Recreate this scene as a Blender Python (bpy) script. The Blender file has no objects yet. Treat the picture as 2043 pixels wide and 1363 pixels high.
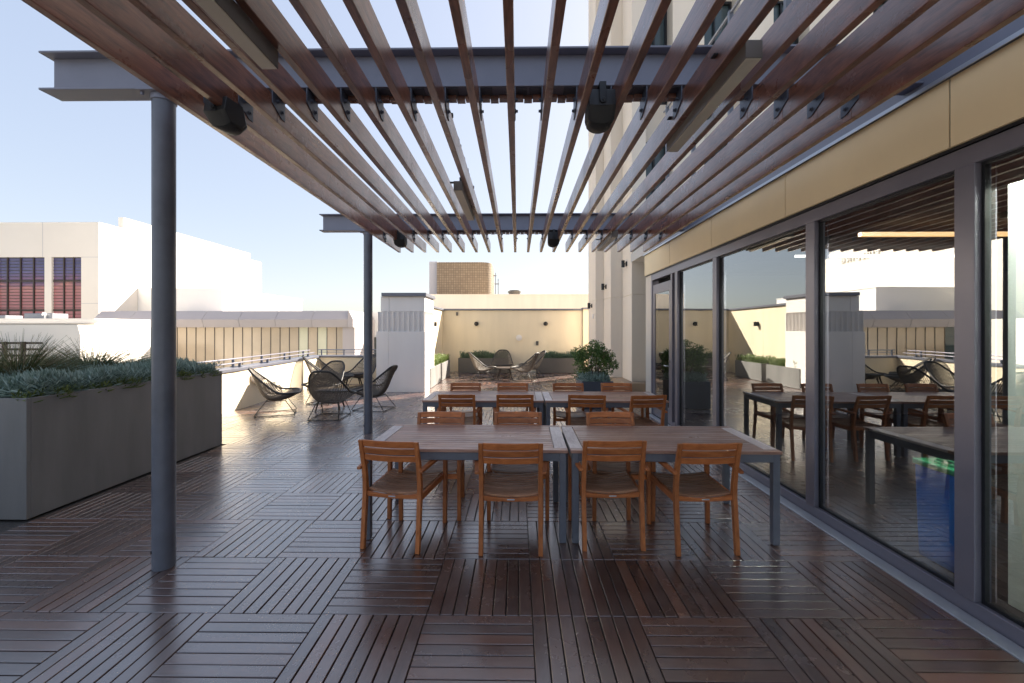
import bpy, bmesh, math, random
from mathutils import Vector, Matrix
random.seed(7)
R = math.radians
sc = bpy.context.scene
col = sc.collection
rnd = random.random
def ru(a, b): return a + (b - a) * random.random()

# ------------------------------------------------------------------ materials
def newmat(name):
    m = bpy.data.materials.new(name); m.use_nodes = True
    nt = m.node_tree
    b = nt.nodes['Principled BSDF']
    return m, nt, b, nt.nodes, nt.links
def setc(sock, c): sock.default_value = (c[0], c[1], c[2], 1)
def ramp(N, c1, c2, p1=.3, p2=.7):
    r = N.new('ShaderNodeValToRGB')
    r.color_ramp.elements[0].position = p1; r.color_ramp.elements[1].position = p2
    r.color_ramp.elements[0].color = (*c1, 1); r.color_ramp.elements[1].color = (*c2, 1)
    return r
def wood(name, c1, c2, axis='X', freq=60, rough=.4, bump=.15, island=.35, stretch=18, spec=.5, tint=None, coat=0, wear=None, wa=1.0):
    m, nt, b, N, L = newmat(name)
    tc = N.new('ShaderNodeTexCoord'); geo = N.new('ShaderNodeNewGeometry')
    off = N.new('ShaderNodeVectorMath'); off.operation = 'ADD'
    mul = N.new('ShaderNodeMath'); mul.operation = 'MULTIPLY'; mul.inputs[1].default_value = 37.0
    L.new(geo.outputs['Random Per Island'], mul.inputs[0])
    L.new(tc.outputs['Object'], off.inputs[0]); L.new(mul.outputs[0], off.inputs[1])
    mp = N.new('ShaderNodeMapping')
    s = [freq] * 3; s['XYZ'.index(axis)] = freq / stretch
    mp.inputs['Scale'].default_value = s
    L.new(off.outputs[0], mp.inputs[0])
    n1 = N.new('ShaderNodeTexNoise'); n1.inputs['Scale'].default_value = 1; n1.inputs['Detail'].default_value = 5
    n1.inputs['Roughness'].default_value = .65; n1.inputs['Distortion'].default_value = .9
    L.new(mp.outputs[0], n1.inputs[0])
    mp2 = N.new('ShaderNodeMapping'); s2 = [freq / 6] * 3; s2['XYZ'.index(axis)] = freq / 6 / (stretch / 5)
    mp2.inputs['Scale'].default_value = s2; L.new(off.outputs[0], mp2.inputs[0])
    n2 = N.new('ShaderNodeTexNoise'); n2.inputs['Scale'].default_value = 1; n2.inputs['Detail'].default_value = 3; n2.inputs['Distortion'].default_value = 2.0
    L.new(mp2.outputs[0], n2.inputs[0])
    ma = N.new('ShaderNodeMath'); ma.operation = 'ADD'; L.new(n1.outputs[0], ma.inputs[0]); L.new(n2.outputs[0], ma.inputs[1])
    mb = N.new('ShaderNodeMath'); mb.operation = 'MULTIPLY'; mb.inputs[1].default_value = .5; L.new(ma.outputs[0], mb.inputs[0])
    r = ramp(N, c1, c2, .36, .64); L.new(mb.outputs[0], r.inputs[0])
    hsv = N.new('ShaderNodeHueSaturation')
    mr = N.new('ShaderNodeMapRange'); mr.inputs['To Min'].default_value = 1 - island; mr.inputs['To Max'].default_value = 1 + island
    L.new(geo.outputs['Random Per Island'], mr.inputs['Value']); oi = N.new('ShaderNodeObjectInfo'); mo = N.new('ShaderNodeMapRange'); mo.inputs['To Min'].default_value = .84; mo.inputs['To Max'].default_value = 1.14; L.new(oi.outputs['Random'], mo.inputs['Value'])
    mv = N.new('ShaderNodeMath'); mv.operation = 'MULTIPLY'; L.new(mr.outputs[0], mv.inputs[0]); L.new(mo.outputs[0], mv.inputs[1]); L.new(mv.outputs[0], hsv.inputs['Value'])
    out = r.outputs[0]
    if tint:
        wn = N.new('ShaderNodeTexWhiteNoise'); wn.noise_dimensions = '1D'; L.new(mul.outputs[0], wn.inputs['W'])
        mx = N.new('ShaderNodeMix'); mx.data_type = 'RGBA'
        pw = N.new('ShaderNodeMath'); pw.operation = 'POWER'; pw.inputs[1].default_value = 2.2; L.new(wn.outputs['Value'], pw.inputs[0])
        mm = N.new('ShaderNodeMath'); mm.operation = 'MULTIPLY'; mm.inputs[1].default_value = .75; L.new(pw.outputs[0], mm.inputs[0])
        L.new(mm.outputs[0], mx.inputs['Factor']); L.new(out, mx.inputs['A']); setc(mx.inputs['B'], tint); out = mx.outputs['Result']
    if wear:
        nw = N.new('ShaderNodeTexNoise'); nw.inputs['Scale'].default_value = 3.5; nw.inputs['Detail'].default_value = 6; L.new(tc.outputs['Object'], nw.inputs[0])
        rw = ramp(N, (0, 0, 0), (wa, wa, wa), .45, .7); L.new(nw.outputs[0], rw.inputs[0])
        mw = N.new('ShaderNodeMix'); mw.data_type = 'RGBA'; L.new(rw.outputs[0], mw.inputs['Factor']); L.new(out, mw.inputs['A']); setc(mw.inputs['B'], wear); out = mw.outputs['Result']
    L.new(out, hsv.inputs['Color']); L.new(hsv.outputs[0], b.inputs['Base Color'])
    # roughness variation
    n3 = N.new('ShaderNodeTexNoise'); n3.inputs['Scale'].default_value = 2.2; n3.inputs['Detail'].default_value = 5; L.new(off.outputs[0], n3.inputs[0])
    mr3 = N.new('ShaderNodeMapRange'); mr3.inputs['From Min'].default_value = .3; mr3.inputs['From Max'].default_value = .7
    mr3.inputs['To Min'].default_value = rough * .75; mr3.inputs['To Max'].default_value = rough * 1.35
    L.new(n3.outputs[0], mr3.inputs['Value']); L.new(mr3.outputs[0], b.inputs['Roughness'])
    b.inputs['Specular IOR Level'].default_value = spec
    b.inputs['Coat Weight'].default_value = coat; b.inputs['Coat Roughness'].default_value = .20; b.inputs['Coat IOR'].default_value = 2.1
    if coat:
        n4 = N.new('ShaderNodeTexNoise'); n4.inputs['Scale'].default_value = 1.3; n4.inputs['Detail'].default_value = 6; n4.inputs['Roughness'].default_value = .7; L.new(tc.outputs['Object'], n4.inputs[0])
        m4 = N.new('ShaderNodeMapRange'); m4.inputs['From Min'].default_value = .35; m4.inputs['From Max'].default_value = .68; m4.inputs['To Min'].default_value = .175; m4.inputs['To Max'].default_value = .32
        L.new(n4.outputs[0], m4.inputs['Value']); L.new(m4.outputs[0], b.inputs['Coat Roughness'])
    bp = N.new('ShaderNodeBump'); bp.inputs['Strength'].default_value = bump; bp.inputs['Distance'].default_value = .004
    L.new(n1.outputs[0], bp.inputs['Height']); L.new(bp.outputs[0], b.inputs['Normal'])
    return m
def plain(name, c, rough=.5, metal=0, var=.12, scale=3, bump=0, bscale=80, spec=.5, streak=False):
    m, nt, b, N, L = newmat(name)
    tc = N.new('ShaderNodeTexCoord'); mp = N.new('ShaderNodeMapping')
    if streak: mp.inputs['Scale'].default_value = (1, 1, .18)
    L.new(tc.outputs['Object'], mp.inputs[0])
    n = N.new('ShaderNodeTexNoise'); n.inputs['Scale'].default_value = scale; n.inputs['Detail'].default_value = 6; n.inputs['Roughness'].default_value = .6
    L.new(mp.outputs[0], n.inputs[0])
    c1 = [x * (1 - var) for x in c]; c2 = [min(1, x * (1 + var)) for x in c]
    r = ramp(N, c1, c2, .3, .7); L.new(n.outputs[0], r.inputs[0]); L.new(r.outputs[0], b.inputs['Base Color'])
    mr = N.new('ShaderNodeMapRange'); mr.inputs['From Min'].default_value = .3; mr.inputs['From Max'].default_value = .7
    mr.inputs['To Min'].default_value = rough * .85; mr.inputs['To Max'].default_value = min(1, rough * 1.15)
    L.new(n.outputs[0], mr.inputs['Value']); L.new(mr.outputs[0], b.inputs['Roughness'])
    b.inputs['Metallic'].default_value = metal; b.inputs['Specular IOR Level'].default_value = spec
    if bump:
        n2 = N.new('ShaderNodeTexNoise'); n2.inputs['Scale'].default_value = bscale; n2.inputs['Detail'].default_value = 4
        L.new(tc.outputs['Object'], n2.inputs[0])
        bp = N.new('ShaderNodeBump'); bp.inputs['Strength'].default_value = bump; bp.inputs['Distance'].default_value = .004
        L.new(n2.outputs[0], bp.inputs['Height']); L.new(bp.outputs[0], b.inputs['Normal'])
    return m
def leafmat(name, c1, c2, rough=.5, trans=.2):
    m, nt, b, N, L = newmat(name)
    geo = N.new('ShaderNodeNewGeometry')
    r = ramp(N, c1, c2, 0, 1); L.new(geo.outputs['Random Per Island'], r.inputs[0])
    L.new(r.outputs[0], b.inputs['Base Color']); b.inputs['Roughness'].default_value = rough
    tr = N.new('ShaderNodeBsdfTranslucent'); L.new(r.outputs[0], tr.inputs[0])
    mx = N.new('ShaderNodeMixShader'); mx.inputs[0].default_value = trans
    o = N['Material Output']; L.new(b.outputs[0], mx.inputs[1]); L.new(tr.outputs[0], mx.inputs[2]); L.new(mx.outputs[0], o.inputs[0])
    return m
def emit(name, c, s):
    m, nt, b, N, L = newmat(name); setc(b.inputs['Base Color'], (.8, .8, .8)); setc(b.inputs['Emission Color'], c); b.inputs['Emission Strength'].default_value = s
    return m
def glassmat(name, tint, refl, rough=0.0):
    m, nt, b, N, L = newmat(name); N.remove(b)
    o = N['Material Output']
    tr = N.new('ShaderNodeBsdfTransparent'); setc(tr.inputs[0], tint)
    gl = N.new('ShaderNodeBsdfGlossy'); gl.inputs['Roughness'].default_value = rough; setc(gl.inputs[0], (.93, .95, .95))
    fr = N.new('ShaderNodeFresnel'); fr.inputs[0].default_value = 1.5
    ma = N.new('ShaderNodeMath'); ma.operation = 'ADD'; ma.use_clamp = True; ma.inputs[1].default_value = refl; L.new(fr.outputs[0], ma.inputs[0])
    mx = N.new('ShaderNodeMixShader'); L.new(ma.outputs[0], mx.inputs[0]); L.new(tr.outputs[0], mx.inputs[1]); L.new(gl.outputs[0], mx.inputs[2]); L.new(mx.outputs[0], o.inputs[0])
    # slightly wavy pane
    tc = N.new('ShaderNodeTexCoord'); n = N.new('ShaderNodeTexNoise'); n.inputs['Scale'].default_value = .9; n.inputs['Detail'].default_value = 1
    L.new(tc.outputs['Object'], n.inputs[0]); bp = N.new('ShaderNodeBump'); bp.inputs['Strength'].default_value = .06; bp.inputs['Distance'].default_value = .02
    L.new(n.outputs[0], bp.inputs['Height']); L.new(bp.outputs[0], gl.inputs['Normal'])
    return m
def clearmat(name, tint):
    m, nt, b, N, L = newmat(name); N.remove(b); tr = N.new('ShaderNodeBsdfTransparent'); setc(tr.inputs[0], tint); L.new(tr.outputs[0], N['Material Output'].inputs[0]); return m

M = {}
M['deckX'] = wood('deck_wood_x', (.050, .024, .018), (.115, .056, .042), 'X', 70, .30, .16, .28, 18, .8, tint=(.20, .085, .05), coat=1.0, wear=(.16, .115, .10), wa=.45)
M['deckY'] = wood('deck_wood_y', (.050, .024, .018), (.115, .056, .042), 'Y', 70, .30, .16, .28, 18, .8, tint=(.20, .085, .05), coat=1.0, wear=(.16, .115, .10), wa=.45)
M['slat'] = wood('pergola_wood', (.115, .042, .024), (.30, .118, .068), 'Y', 60, .32, .35, .2, 16, .7, coat=.42)
M['teak'] = wood('teak', (.33, .100, .028), (.54, .185, .058), 'Z', 70, .42, .12, .15, 14, .45)
M['teakX'] = wood('teak_x', (.33, .095, .025), (.53, .175, .052), 'X', 70, .40, .12, .15, 14, .45)
M['seat'] = wood('seat_wood', (.26, .125, .068), (.44, .235, .14), 'X', 70, .45, .15, .25, 14, .4)
M['top'] = wood('table_wood', (.24, .125, .090), (.42, .245, .185), 'X', 60, .34, .15, .16, 18, .5, wear=(.40, .235, .165))
M['endb'] = wood('table_end_wood', (.48, .40, .37), (.70, .62, .58), 'Y', 60, .45, .15, .1, 14, .4)
M['steel'] = plain('blue_grey_steel', (.125, .135, .165), .38, 0, .18, 4, .05, 60)
M['beam'] = plain('beam_paint', (.20, .205, .26), .42, 0, .10, 3, .05, 60)
M['frame'] = plain('window_frame', (.21, .20, .24), .33, .3, .05, 3)
M['alum'] = plain('silver_strip', (.50, .53, .58), .35, .6, .08, 5)
M['black'] = plain('black_metal', (.018, .019, .022), .42, .2, .15, 5)
M['bracket'] = plain('bracket_steel', (.10, .11, .14), .45, .4, .15, 9)
M['plast'] = plain('speaker_plastic', (.022, .023, .026), .5, 0, .15, 6, .2, 200)
M['grille'] = plain('speaker_grille', (.03, .03, .032), .55, .3, .2, 60, .5, 300)
M['lampbody'] = plain('lamp_housing', (.15, .135, .125), .42, .3, .08, 4)
M['lens'] = plain('lamp_lens', (.60, .53, .44), .4, 0, .05, 2)
M['planter'] = plain('planter_fibre_cement', (.205, .20, .195), .55, 0, .2, 2.6, .12, 40, .5, True)
M['planterb'] = plain('planter_blue', (.075, .085, .11), .5, 0, .14, 2.2, .1, 40)
M['planter_shade'] = plain('planter_shaded', (.095, .09, .085), .6, 0, .14, 2.2, .1, 40)  # planter colour darkened to paint in the shade along the back wall
M['soil'] = plain('soil', (.05, .035, .025), .95, 0, .4, 20, .6, 60)
M['gravel'] = plain('gravel', (.07, .065, .06), .9, 0, .5, 60, .8, 120)
M['stucco'] = plain('cream_stucco', (.77, .67, .50), .85, 0, .07, 1.6, .25, 160, .2, True)
M['stuccow'] = plain('pale_stucco', (.80, .76, .73), .85, 0, .05, 1.4, .25, 160, .2, True)
M['stone'] = plain('tower_stone', (.80, .71, .60), .8, 0, .07, .9, .2, 60, .25, True)
M['plinth'] = plain('plinth_stone', (.40, .30, .21), .8, 0, .1, 1.5, .2, 60, .25)
M['cap'] = plain('coping_metal', (.15, .155, .19), .4, .3, .08, 3)
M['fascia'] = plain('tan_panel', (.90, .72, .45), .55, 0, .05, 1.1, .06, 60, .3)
M['white'] = plain('white_building', (.80, .75, .68), .85, 0, .03, .2, .1, 4, .2)
M['white2'] = plain('white_paint', (.80, .79, .77), .8, 0, .03, .4, .1, 4, .2)
M['wing'] = plain('wing_stone', (.47, .43, .43), .75, 0, .05, .3, .1, 6, .2)
M['wing2'] = plain('wing_sill', (.40, .40, .44), .7, 0, .05, .3, 0, 6, .2)
M['panelg'] = plain('beige_glass', (.60, .49, .36), .16, 0, .16, .22, 0, 1, .6)  # beige paints in the sunlit wall that the panes reflect
M['panelg2'] = plain('pale_glass', (.72, .70, .52), .2, 0, .1, .25, 0, 1, .6)
M['darkglass'] = plain('dark_glass', (.06, .09, .10), .1, 0, .2, .3, 0, 1, .6)
M['vent'] = plain('vent_metal', (.12, .11, .10), .5, .4, .1, 4)
M['ground'] = plain('city_ground', (.24, .23, .21), .9, 0, .25, .02, 0, 1, .2)
M['roofing'] = plain('roof_membrane', (.55, .53, .50), .85, 0, .08, .4, 0, 1, .2)
M['wicker'] = plain('wicker', (.16, .135, .11), .55, 0, .3, 40, .3, 200, .4)
M['wickerrim'] = plain('wicker_rim', (.04, .037, .036), .5, 0, .25, 40, .5, 220, .4)
M['tabledark'] = plain('dark_timber', (.045, .032, .026), .45, 0, .2, 12, .1, 90)
M['bark'] = plain('bark', (.16, .11, .075), .9, 0, .3, 12, .4, 60)
M['senecio'] = leafmat('blue_succulent', (.15, .235, .185), (.42, .53, .48), .5, .12)
M['seneciolow'] = leafmat('green_succulent', (.10, .15, .04), (.26, .32, .10), .5, .15)
M['sungreen'] = leafmat('herb_leaf', (.10, .17, .03), (.24, .32, .09), .5, .3)
M['herbgrey'] = leafmat('grey_green_leaf', (.07, .13, .08), (.16, .23, .16), .55, .15)
M['leaf'] = leafmat('shrub_leaf', (.04, .095, .02), (.16, .26, .06), .38, .25)
M['grass'] = leafmat('rush_blade', (.05, .09, .02), (.20, .22, .09), .5, .15)
M['straw'] = leafmat('rush_stem', (.16, .13, .06), (.34, .28, .15), .6, .1)
M['glass'] = glassmat('window_glass', (.93, .96, .95), .29)
M['glassback'] = clearmat('window_glass_inner', (.9, .93, .92))
M['doorglass'] = glassmat('door_glass', (.4, .42, .4), .18)
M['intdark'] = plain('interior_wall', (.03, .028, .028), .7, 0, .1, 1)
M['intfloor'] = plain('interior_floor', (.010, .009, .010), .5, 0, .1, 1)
M['intwhite'] = plain('interior_white', (.80, .86, .80), .7, 0, .03, 1)
M['blue'] = plain('bin_blue', (.012, .15, .60), .42, 0, .05, 3)
M['green'] = plain('bin_green', (.012, .19, .08), .42, 0, .05, 3)
M['warmlamp'] = emit('interior_lamp', (1, .55, .20), .28)
M['coollamp'] = emit('interior_lamp_white', (1, .95, .85), .45)
M['fillstrip'] = emit('added_fill_strip', (1, .95, .88), 16)  # glow of the added fill strip, not a real fixture
M['sign'] = plain('sign_letter', (.35, .31, .27), .5, .3, .05, 3)
M['chrome'] = plain('brushed_steel', (.6, .6, .6), .25, 1, .05, 8)
M['hvac'] = plain('galvanised', (.26, .27, .30), .4, .5, .1, 5)
# far windows : reflected sunset sky painted into the glass colour as a vertical drift
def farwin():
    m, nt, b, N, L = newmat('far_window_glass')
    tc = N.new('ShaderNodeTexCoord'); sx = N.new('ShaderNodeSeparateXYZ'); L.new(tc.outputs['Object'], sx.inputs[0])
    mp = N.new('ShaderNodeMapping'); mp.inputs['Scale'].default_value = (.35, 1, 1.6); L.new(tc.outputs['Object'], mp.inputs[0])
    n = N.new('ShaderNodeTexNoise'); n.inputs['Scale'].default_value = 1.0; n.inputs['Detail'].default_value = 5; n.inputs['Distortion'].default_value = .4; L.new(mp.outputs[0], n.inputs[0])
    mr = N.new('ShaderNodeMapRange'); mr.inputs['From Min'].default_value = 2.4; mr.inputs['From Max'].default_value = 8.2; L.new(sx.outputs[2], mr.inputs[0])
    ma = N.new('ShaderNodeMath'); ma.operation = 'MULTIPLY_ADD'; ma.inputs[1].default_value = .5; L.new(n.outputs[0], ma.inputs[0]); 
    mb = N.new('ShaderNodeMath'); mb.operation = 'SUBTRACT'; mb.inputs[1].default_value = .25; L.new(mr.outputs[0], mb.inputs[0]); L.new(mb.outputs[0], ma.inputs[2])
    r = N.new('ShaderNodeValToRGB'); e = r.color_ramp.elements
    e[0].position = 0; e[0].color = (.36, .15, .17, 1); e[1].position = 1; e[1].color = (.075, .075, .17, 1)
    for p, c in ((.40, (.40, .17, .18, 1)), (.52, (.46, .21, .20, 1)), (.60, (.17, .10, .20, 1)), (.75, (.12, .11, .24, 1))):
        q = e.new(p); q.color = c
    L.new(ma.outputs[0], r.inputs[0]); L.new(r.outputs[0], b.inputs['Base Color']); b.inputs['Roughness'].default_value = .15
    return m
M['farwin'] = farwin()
def tilemat():
    m, nt, b, N, L = newmat('tower_tiles')
    tc = N.new('ShaderNodeTexCoord'); mp = N.new('ShaderNodeMapping'); L.new(tc.outputs['Object'], mp.inputs[0])
    sx = N.new('ShaderNodeSeparateXYZ'); L.new(mp.outputs[0], sx.inputs[0]); ad = N.new('ShaderNodeMath'); ad.operation = 'ADD'
    L.new(sx.outputs[0], ad.inputs[0]); L.new(sx.outputs[1], ad.inputs[1]); cx = N.new('ShaderNodeCombineXYZ'); L.new(ad.outputs[0], cx.inputs[0]); L.new(sx.outputs[2], cx.inputs[1])
    br = N.new('ShaderNodeTexBrick'); br.offset = 0; br.inputs['Scale'].default_value = 1; br.inputs['Brick Width'].default_value = .33; br.inputs['Row Height'].default_value = .33
    br.inputs['Mortar Size'].default_value = .035; setc(br.inputs['Color1'], (.19, .14, .095)); setc(br.inputs['Color2'], (.25, .19, .13)); setc(br.inputs['Mortar'], (.12, .09, .062)); br.inputs['Bias'].default_value = 0
    L.new(cx.outputs[0], br.inputs[0]); L.new(br.outputs[0], b.inputs['Base Color']); b.inputs['Roughness'].default_value = .6
    bp = N.new('ShaderNodeBump'); bp.inputs['Strength'].default_value = .6; bp.inputs['Distance'].default_value = .05; bp.invert = True; L.new(br.outputs['Fac'], bp.inputs['Height']); L.new(bp.outputs[0], b.inputs['Normal'])
    return m
M['tile'] = tilemat()

# ------------------------------------------------------------------ mesh builder
class MB:
    def __init__(s): s.v = []; s.f = []; s.m = []
    def add(s, vs, fs, mi=0):
        b = len(s.v); s.v += [tuple(p) for p in vs]
        for f in fs: s.f.append([b + i for i in f]); s.m.append(mi)
    def box(s, x0, x1, y0, y1, z0, z1, mi=0):
        s.add([(x0,y0,z0),(x1,y0,z0),(x1,y1,z0),(x0,y1,z0),(x0,y0,z1),(x1,y0,z1),(x1,y1,z1),(x0,y1,z1)],
              [(0,3,2,1),(4,5,6,7),(0,1,5,4),(1,2,6,5),(2,3,7,6),(3,0,4,7)], mi); return s
    def bar(s, p0, p1, w, h, up=(0,0,1), mi=0, w1=None, h1=None):
        p0 = Vector(p0); p1 = Vector(p1); d = (p1 - p0).normalized(); up = Vector(up)
        sx = d.cross(up)
        if sx.length < 1e-4: sx = d.cross(Vector((0,1,0)))
        sx.normalize(); uz = sx.cross(d).normalized()
        w1 = w if w1 is None else w1; h1 = h if h1 is None else h1
        vs = []
        for p, a, c in ((p0, w, h), (p1, w1, h1)):
            for i, j in ((-1,-1),(1,-1),(1,1),(-1,1)): vs.append(p + sx * (i * a / 2) + uz * (j * c / 2))
        s.add(vs, [(0,1,2,3),(7,6,5,4),(0,4,5,1),(1,5,6,2),(2,6,7,3),(3,7,4,0)], mi); return s
    def tube(s, pts, r, n=6, closed=False, mi=0, caps=True, flat=1.0):
        pts = [Vector(p) for p in pts]; k = len(pts); vs = []; prev = None
        for i, p in enumerate(pts):
            if closed: t = pts[(i+1) % k] - pts[i-1]
            else: t = pts[min(i+1, k-1)] - pts[max(i-1, 0)]
            t.normalize()
            if prev is None:
                a = t.cross(Vector((0,0,1)))
                if a.length < .1: a = t.cross(Vector((1,0,0)))
            else:
                a = prev - t * prev.dot(t)
                if a.length < 1e-5: a = t.orthogonal()
            a.normalize(); prev = a; c = t.cross(a)
            rr = r[i] if isinstance(r, (list, tuple)) else r
            for j in range(n):
                th = 2 * math.pi * j / n
                vs.append(p + a * (rr * math.cos(th)) + c * (rr * math.sin(th) * flat))
        fs = []
        for i in range(k if closed else k - 1):
            for j in range(n):
                a0 = i * n + j; a1 = i * n + (j+1) % n; b0 = ((i+1) % k) * n + j; b1 = ((i+1) % k) * n + (j+1) % n
                fs.append((a0, a1, b1, b0))
        if caps and not closed: fs.append(tuple(range(n))[::-1]); fs.append(tuple((k-1)*n + j for j in range(n)))
        s.add(vs, fs, mi); return s
    def cyl(s, c, r, z0, z1, n=24, mi=0, r1=None):
        r1 = r if r1 is None else r1
        vs = [(c[0]+r*math.cos(2*math.pi*j/n), c[1]+r*math.sin(2*math.pi*j/n), z0) for j in range(n)] + \
             [(c[0]+r1*math.cos(2*math.pi*j/n), c[1]+r1*math.sin(2*math.pi*j/n), z1) for j in range(n)]
        s.add(vs, [(j, (j+1) % n, n+(j+1) % n, n+j) for j in range(n)] + [tuple(range(n))[::-1], tuple(range(n, 2*n))], mi); return s
    def prism(s, poly, a, b, axis='Z', mi=0):
        n = len(poly)
        def P(p, t):
            if axis == 'Z': return (p[0], p[1], t)
            if axis == 'X': return (t, p[0], p[1])
            return (p[0], t, p[1])
        s.add([P(p, a) for p in poly] + [P(p, b) for p in poly],
              [(j, (j+1) % n, n+(j+1) % n, n+j) for j in range(n)] + [tuple(range(n))[::-1], tuple(range(n, 2*n))], mi); return s
    def build(s, name, mats, parent=None, smooth=False, bevel=0, seg=1, angle=40):
        me = bpy.data.meshes.new(name); me.from_pydata(s.v, [], s.f)
        if not isinstance(mats, (list, tuple)): mats = [mats]
        for m in mats: me.materials.append(m)
        if len(mats) > 1: me.polygons.foreach_set('material_index', s.m)
        if len(s.f) < 30000:
            bm = bmesh.new(); bm.from_mesh(me); bmesh.ops.recalc_face_normals(bm, faces=bm.faces); bm.to_mesh(me); bm.free()
        if smooth:
            me.polygons.foreach_set('use_smooth', [True] * len(me.polygons))
            if smooth == 'auto': me.set_sharp_from_angle(angle=R(angle))
        me.update()
        o = bpy.data.objects.new(name, me); col.objects.link(o)
        if parent: o.parent = parent
        if bevel:
            bv = o.modifiers.new('bevel', 'BEVEL'); bv.width = bevel; bv.segments = seg; bv.limit_method = 'ANGLE'; bv.angle_limit = R(50)
        return o
def ring(mb, x0, x1, y0, y1, z0, z1, t, mi=0):
    o_ = [(y0,z0),(y1,z0),(y1,z1),(y0,z1)]; i_ = [(y0+t,z0+t),(y1-t,z0+t),(y1-t,z1-t),(y0+t,z1-t)]
    vs = [(x,)+p for x in (x0,x1) for p in o_+i_]; fs = []
    for k in range(4):
        n = (k+1) % 4
        fs += [(k,n,4+n,4+k), (8+k,12+k,12+n,8+n), (k,8+k,8+n,n), (4+k,4+n,12+n,12+k)]
    mb.add(vs, fs, mi)
def tag(o, label=None, cat=None, group=None, kind=None):
    if label: o['label'] = label
    if cat: o['category'] = cat
    if group: o['group'] = group
    if kind: o['kind'] = kind
    return o
def thing(name, label, cat, loc=(0,0,0), rz=0, group=None):
    o = bpy.data.objects.new(name, None); col.objects.link(o); o.location = loc; o.rotation_euler = (0,0,rz); o.empty_display_size = .1
    return tag(o, label, cat, group)
def dup(o, loc=None, rz=None, label=None, group=None, parent=None):
    c = o.copy(); col.objects.link(c); c.parent = parent
    for ch in list(o.children): dup(ch, parent=c)
    if loc is not None: c.location = loc
    if rz is not None: c.rotation_euler = (0,0,rz)
    if label: c['label'] = label
    if group: c['group'] = group
    return c

# ------------------------------------------------------------------ setting
g = MB(); g.add([(-3000,-3000,-14),(3000,-3000,-14),(3000,3000,-14),(-3000,3000,-14)], [(0,1,2,3)])
tag(g.build('ground', M['ground']), kind='structure')
TX, TY, TS = .084, 2.476, .61
dX = MB()
def plank(x0, x1, y0, y1, mi):
    c = .0025; z = ru(-.0012, .0012); zt = z; zb = -.022
    vs = [(x0+c,y0+c,zt),(x1-c,y0+c,zt),(x1-c,y1-c,zt),(x0+c,y1-c,zt),(x0,y0,zt-c),(x1,y0,zt-c),(x1,y1,zt-c),(x0,y1,zt-c),(x0,y0,zb),(x1,y0,zb),(x1,y1,zb),(x0,y1,zb)]
    fs = [(0,1,2,3),(4,5,1,0),(5,6,2,1),(6,7,3,2),(7,4,0,3),(8,9,5,4),(9,10,6,5),(10,11,7,6),(11,8,4,7)]
    dX.add(vs, fs, mi)
def decktile(c, r, xmax=2.498):
    X0 = TX + TS*c; Y0 = TY + TS*r; gap = .0035
    hor = (c + r) % 2 == 0
    if (c, r) in ((0, 0), (-5, 4), (3, 7)): hor = not hor
    n = 8; w = TS / n
    for i in range(n):
        if hor:
            a, b = X0 + .0015, min(X0 + TS - .0015, xmax)
            if b - a < .03: continue
            plank(a, b, Y0 + i*w + gap, Y0 + (i+1)*w - gap, 0)
        else:
            a, b = X0 + i*w + gap, X0 + (i+1)*w - gap
            b = min(b, xmax)
            if b - a < .012: continue
            plank(a, b, Y0 + .0015, Y0 + TS - .0015, 1)
for r in range(-8, 24):
    Yc = TY + TS*(r + .5)
    for c in range(-11, 5):
        Xc = TX + TS*(c + .5)
        if c < -7 and Yc < 6.1: continue
        if Yc > 8.4 and c > 3: pass
        xm = 2.498 if Yc < 8.7 else 3.3
        if Xc - TS/2 < xm: decktile(c, r, xm)
tag(dX.build('deck', [M['deckX'], M['deckY']]), kind='structure')
g = MB(); g.box(-6.6, 3.4, -4, 17.2, -.4, -.024); tag(g.build('deck_base', M['black']), kind='structure')
g = MB(); g.box(-6.0, -4.19, -3.9, 6.1, -.024, -.012); tag(g.build('gravel_bed', M['gravel']), kind='structure')

# ------------------------------------------------------------------ pergola
perg = thing('pergola', 'timber slatted pergola on blue grey steel beams and round posts over the dining tables', 'pergola', (0,0,0))
SL = .006
def sz(y): return -SL * (y - 2.96)
def ibeam(y, zb, x0, x1, nm='beam'):
    b = MB(); h = .265; w = .155
    b.box(x0, x1, y-w/2, y+w/2, zb, zb+.014); b.box(x0, x1, y-w/2, y+w/2, zb+h-.014, zb+h); b.box(x0+.03, x1, y-.006, y+.006, zb+.014, zb+h-.014)
    return b.build(nm, M['beam'], perg, bevel=.002)
def post(y, zt):
    px = -2.46 if y < 4 else -2.388
    p = MB(); p.tube([(px, y, 0), (px, y, zt-.03)], .068, 40, caps=False)
    o = p.build('post', M['steel'], perg, smooth='auto')
    q = MB(); q.box(px-.115, px+.115, y-.10, y+.10, zt-.016, zt-.001); q.cyl((px, y), .075, zt-.055, zt-.016, 32)
    for sx in (-1, 1):
        q.cyl((px+sx*.09, y-.07), .012, zt-.04, zt-.016, 6)
    q.build('cap_plate', M['beam'], o, bevel=.002)
    for zz in (.13,):
        k = MB(); k.tube([(px-.05, y-.052, .12), (px-.042, y-.042, .12)], .012, 8); k.build('plug', M['black'], o)
ZB = 3.258
YB = (-.92, 2.96, 6.84)
for y in YB: ibeam(y, ZB + sz(y) + (-.02 if y > 6 else .022), -3.14 if y > 4 else -3.26, 2.69)
for y in YB: post(y, ZB + sz(y) + (-.02 if y > 6 else .022))
SH, ST = .163, .046
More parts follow.
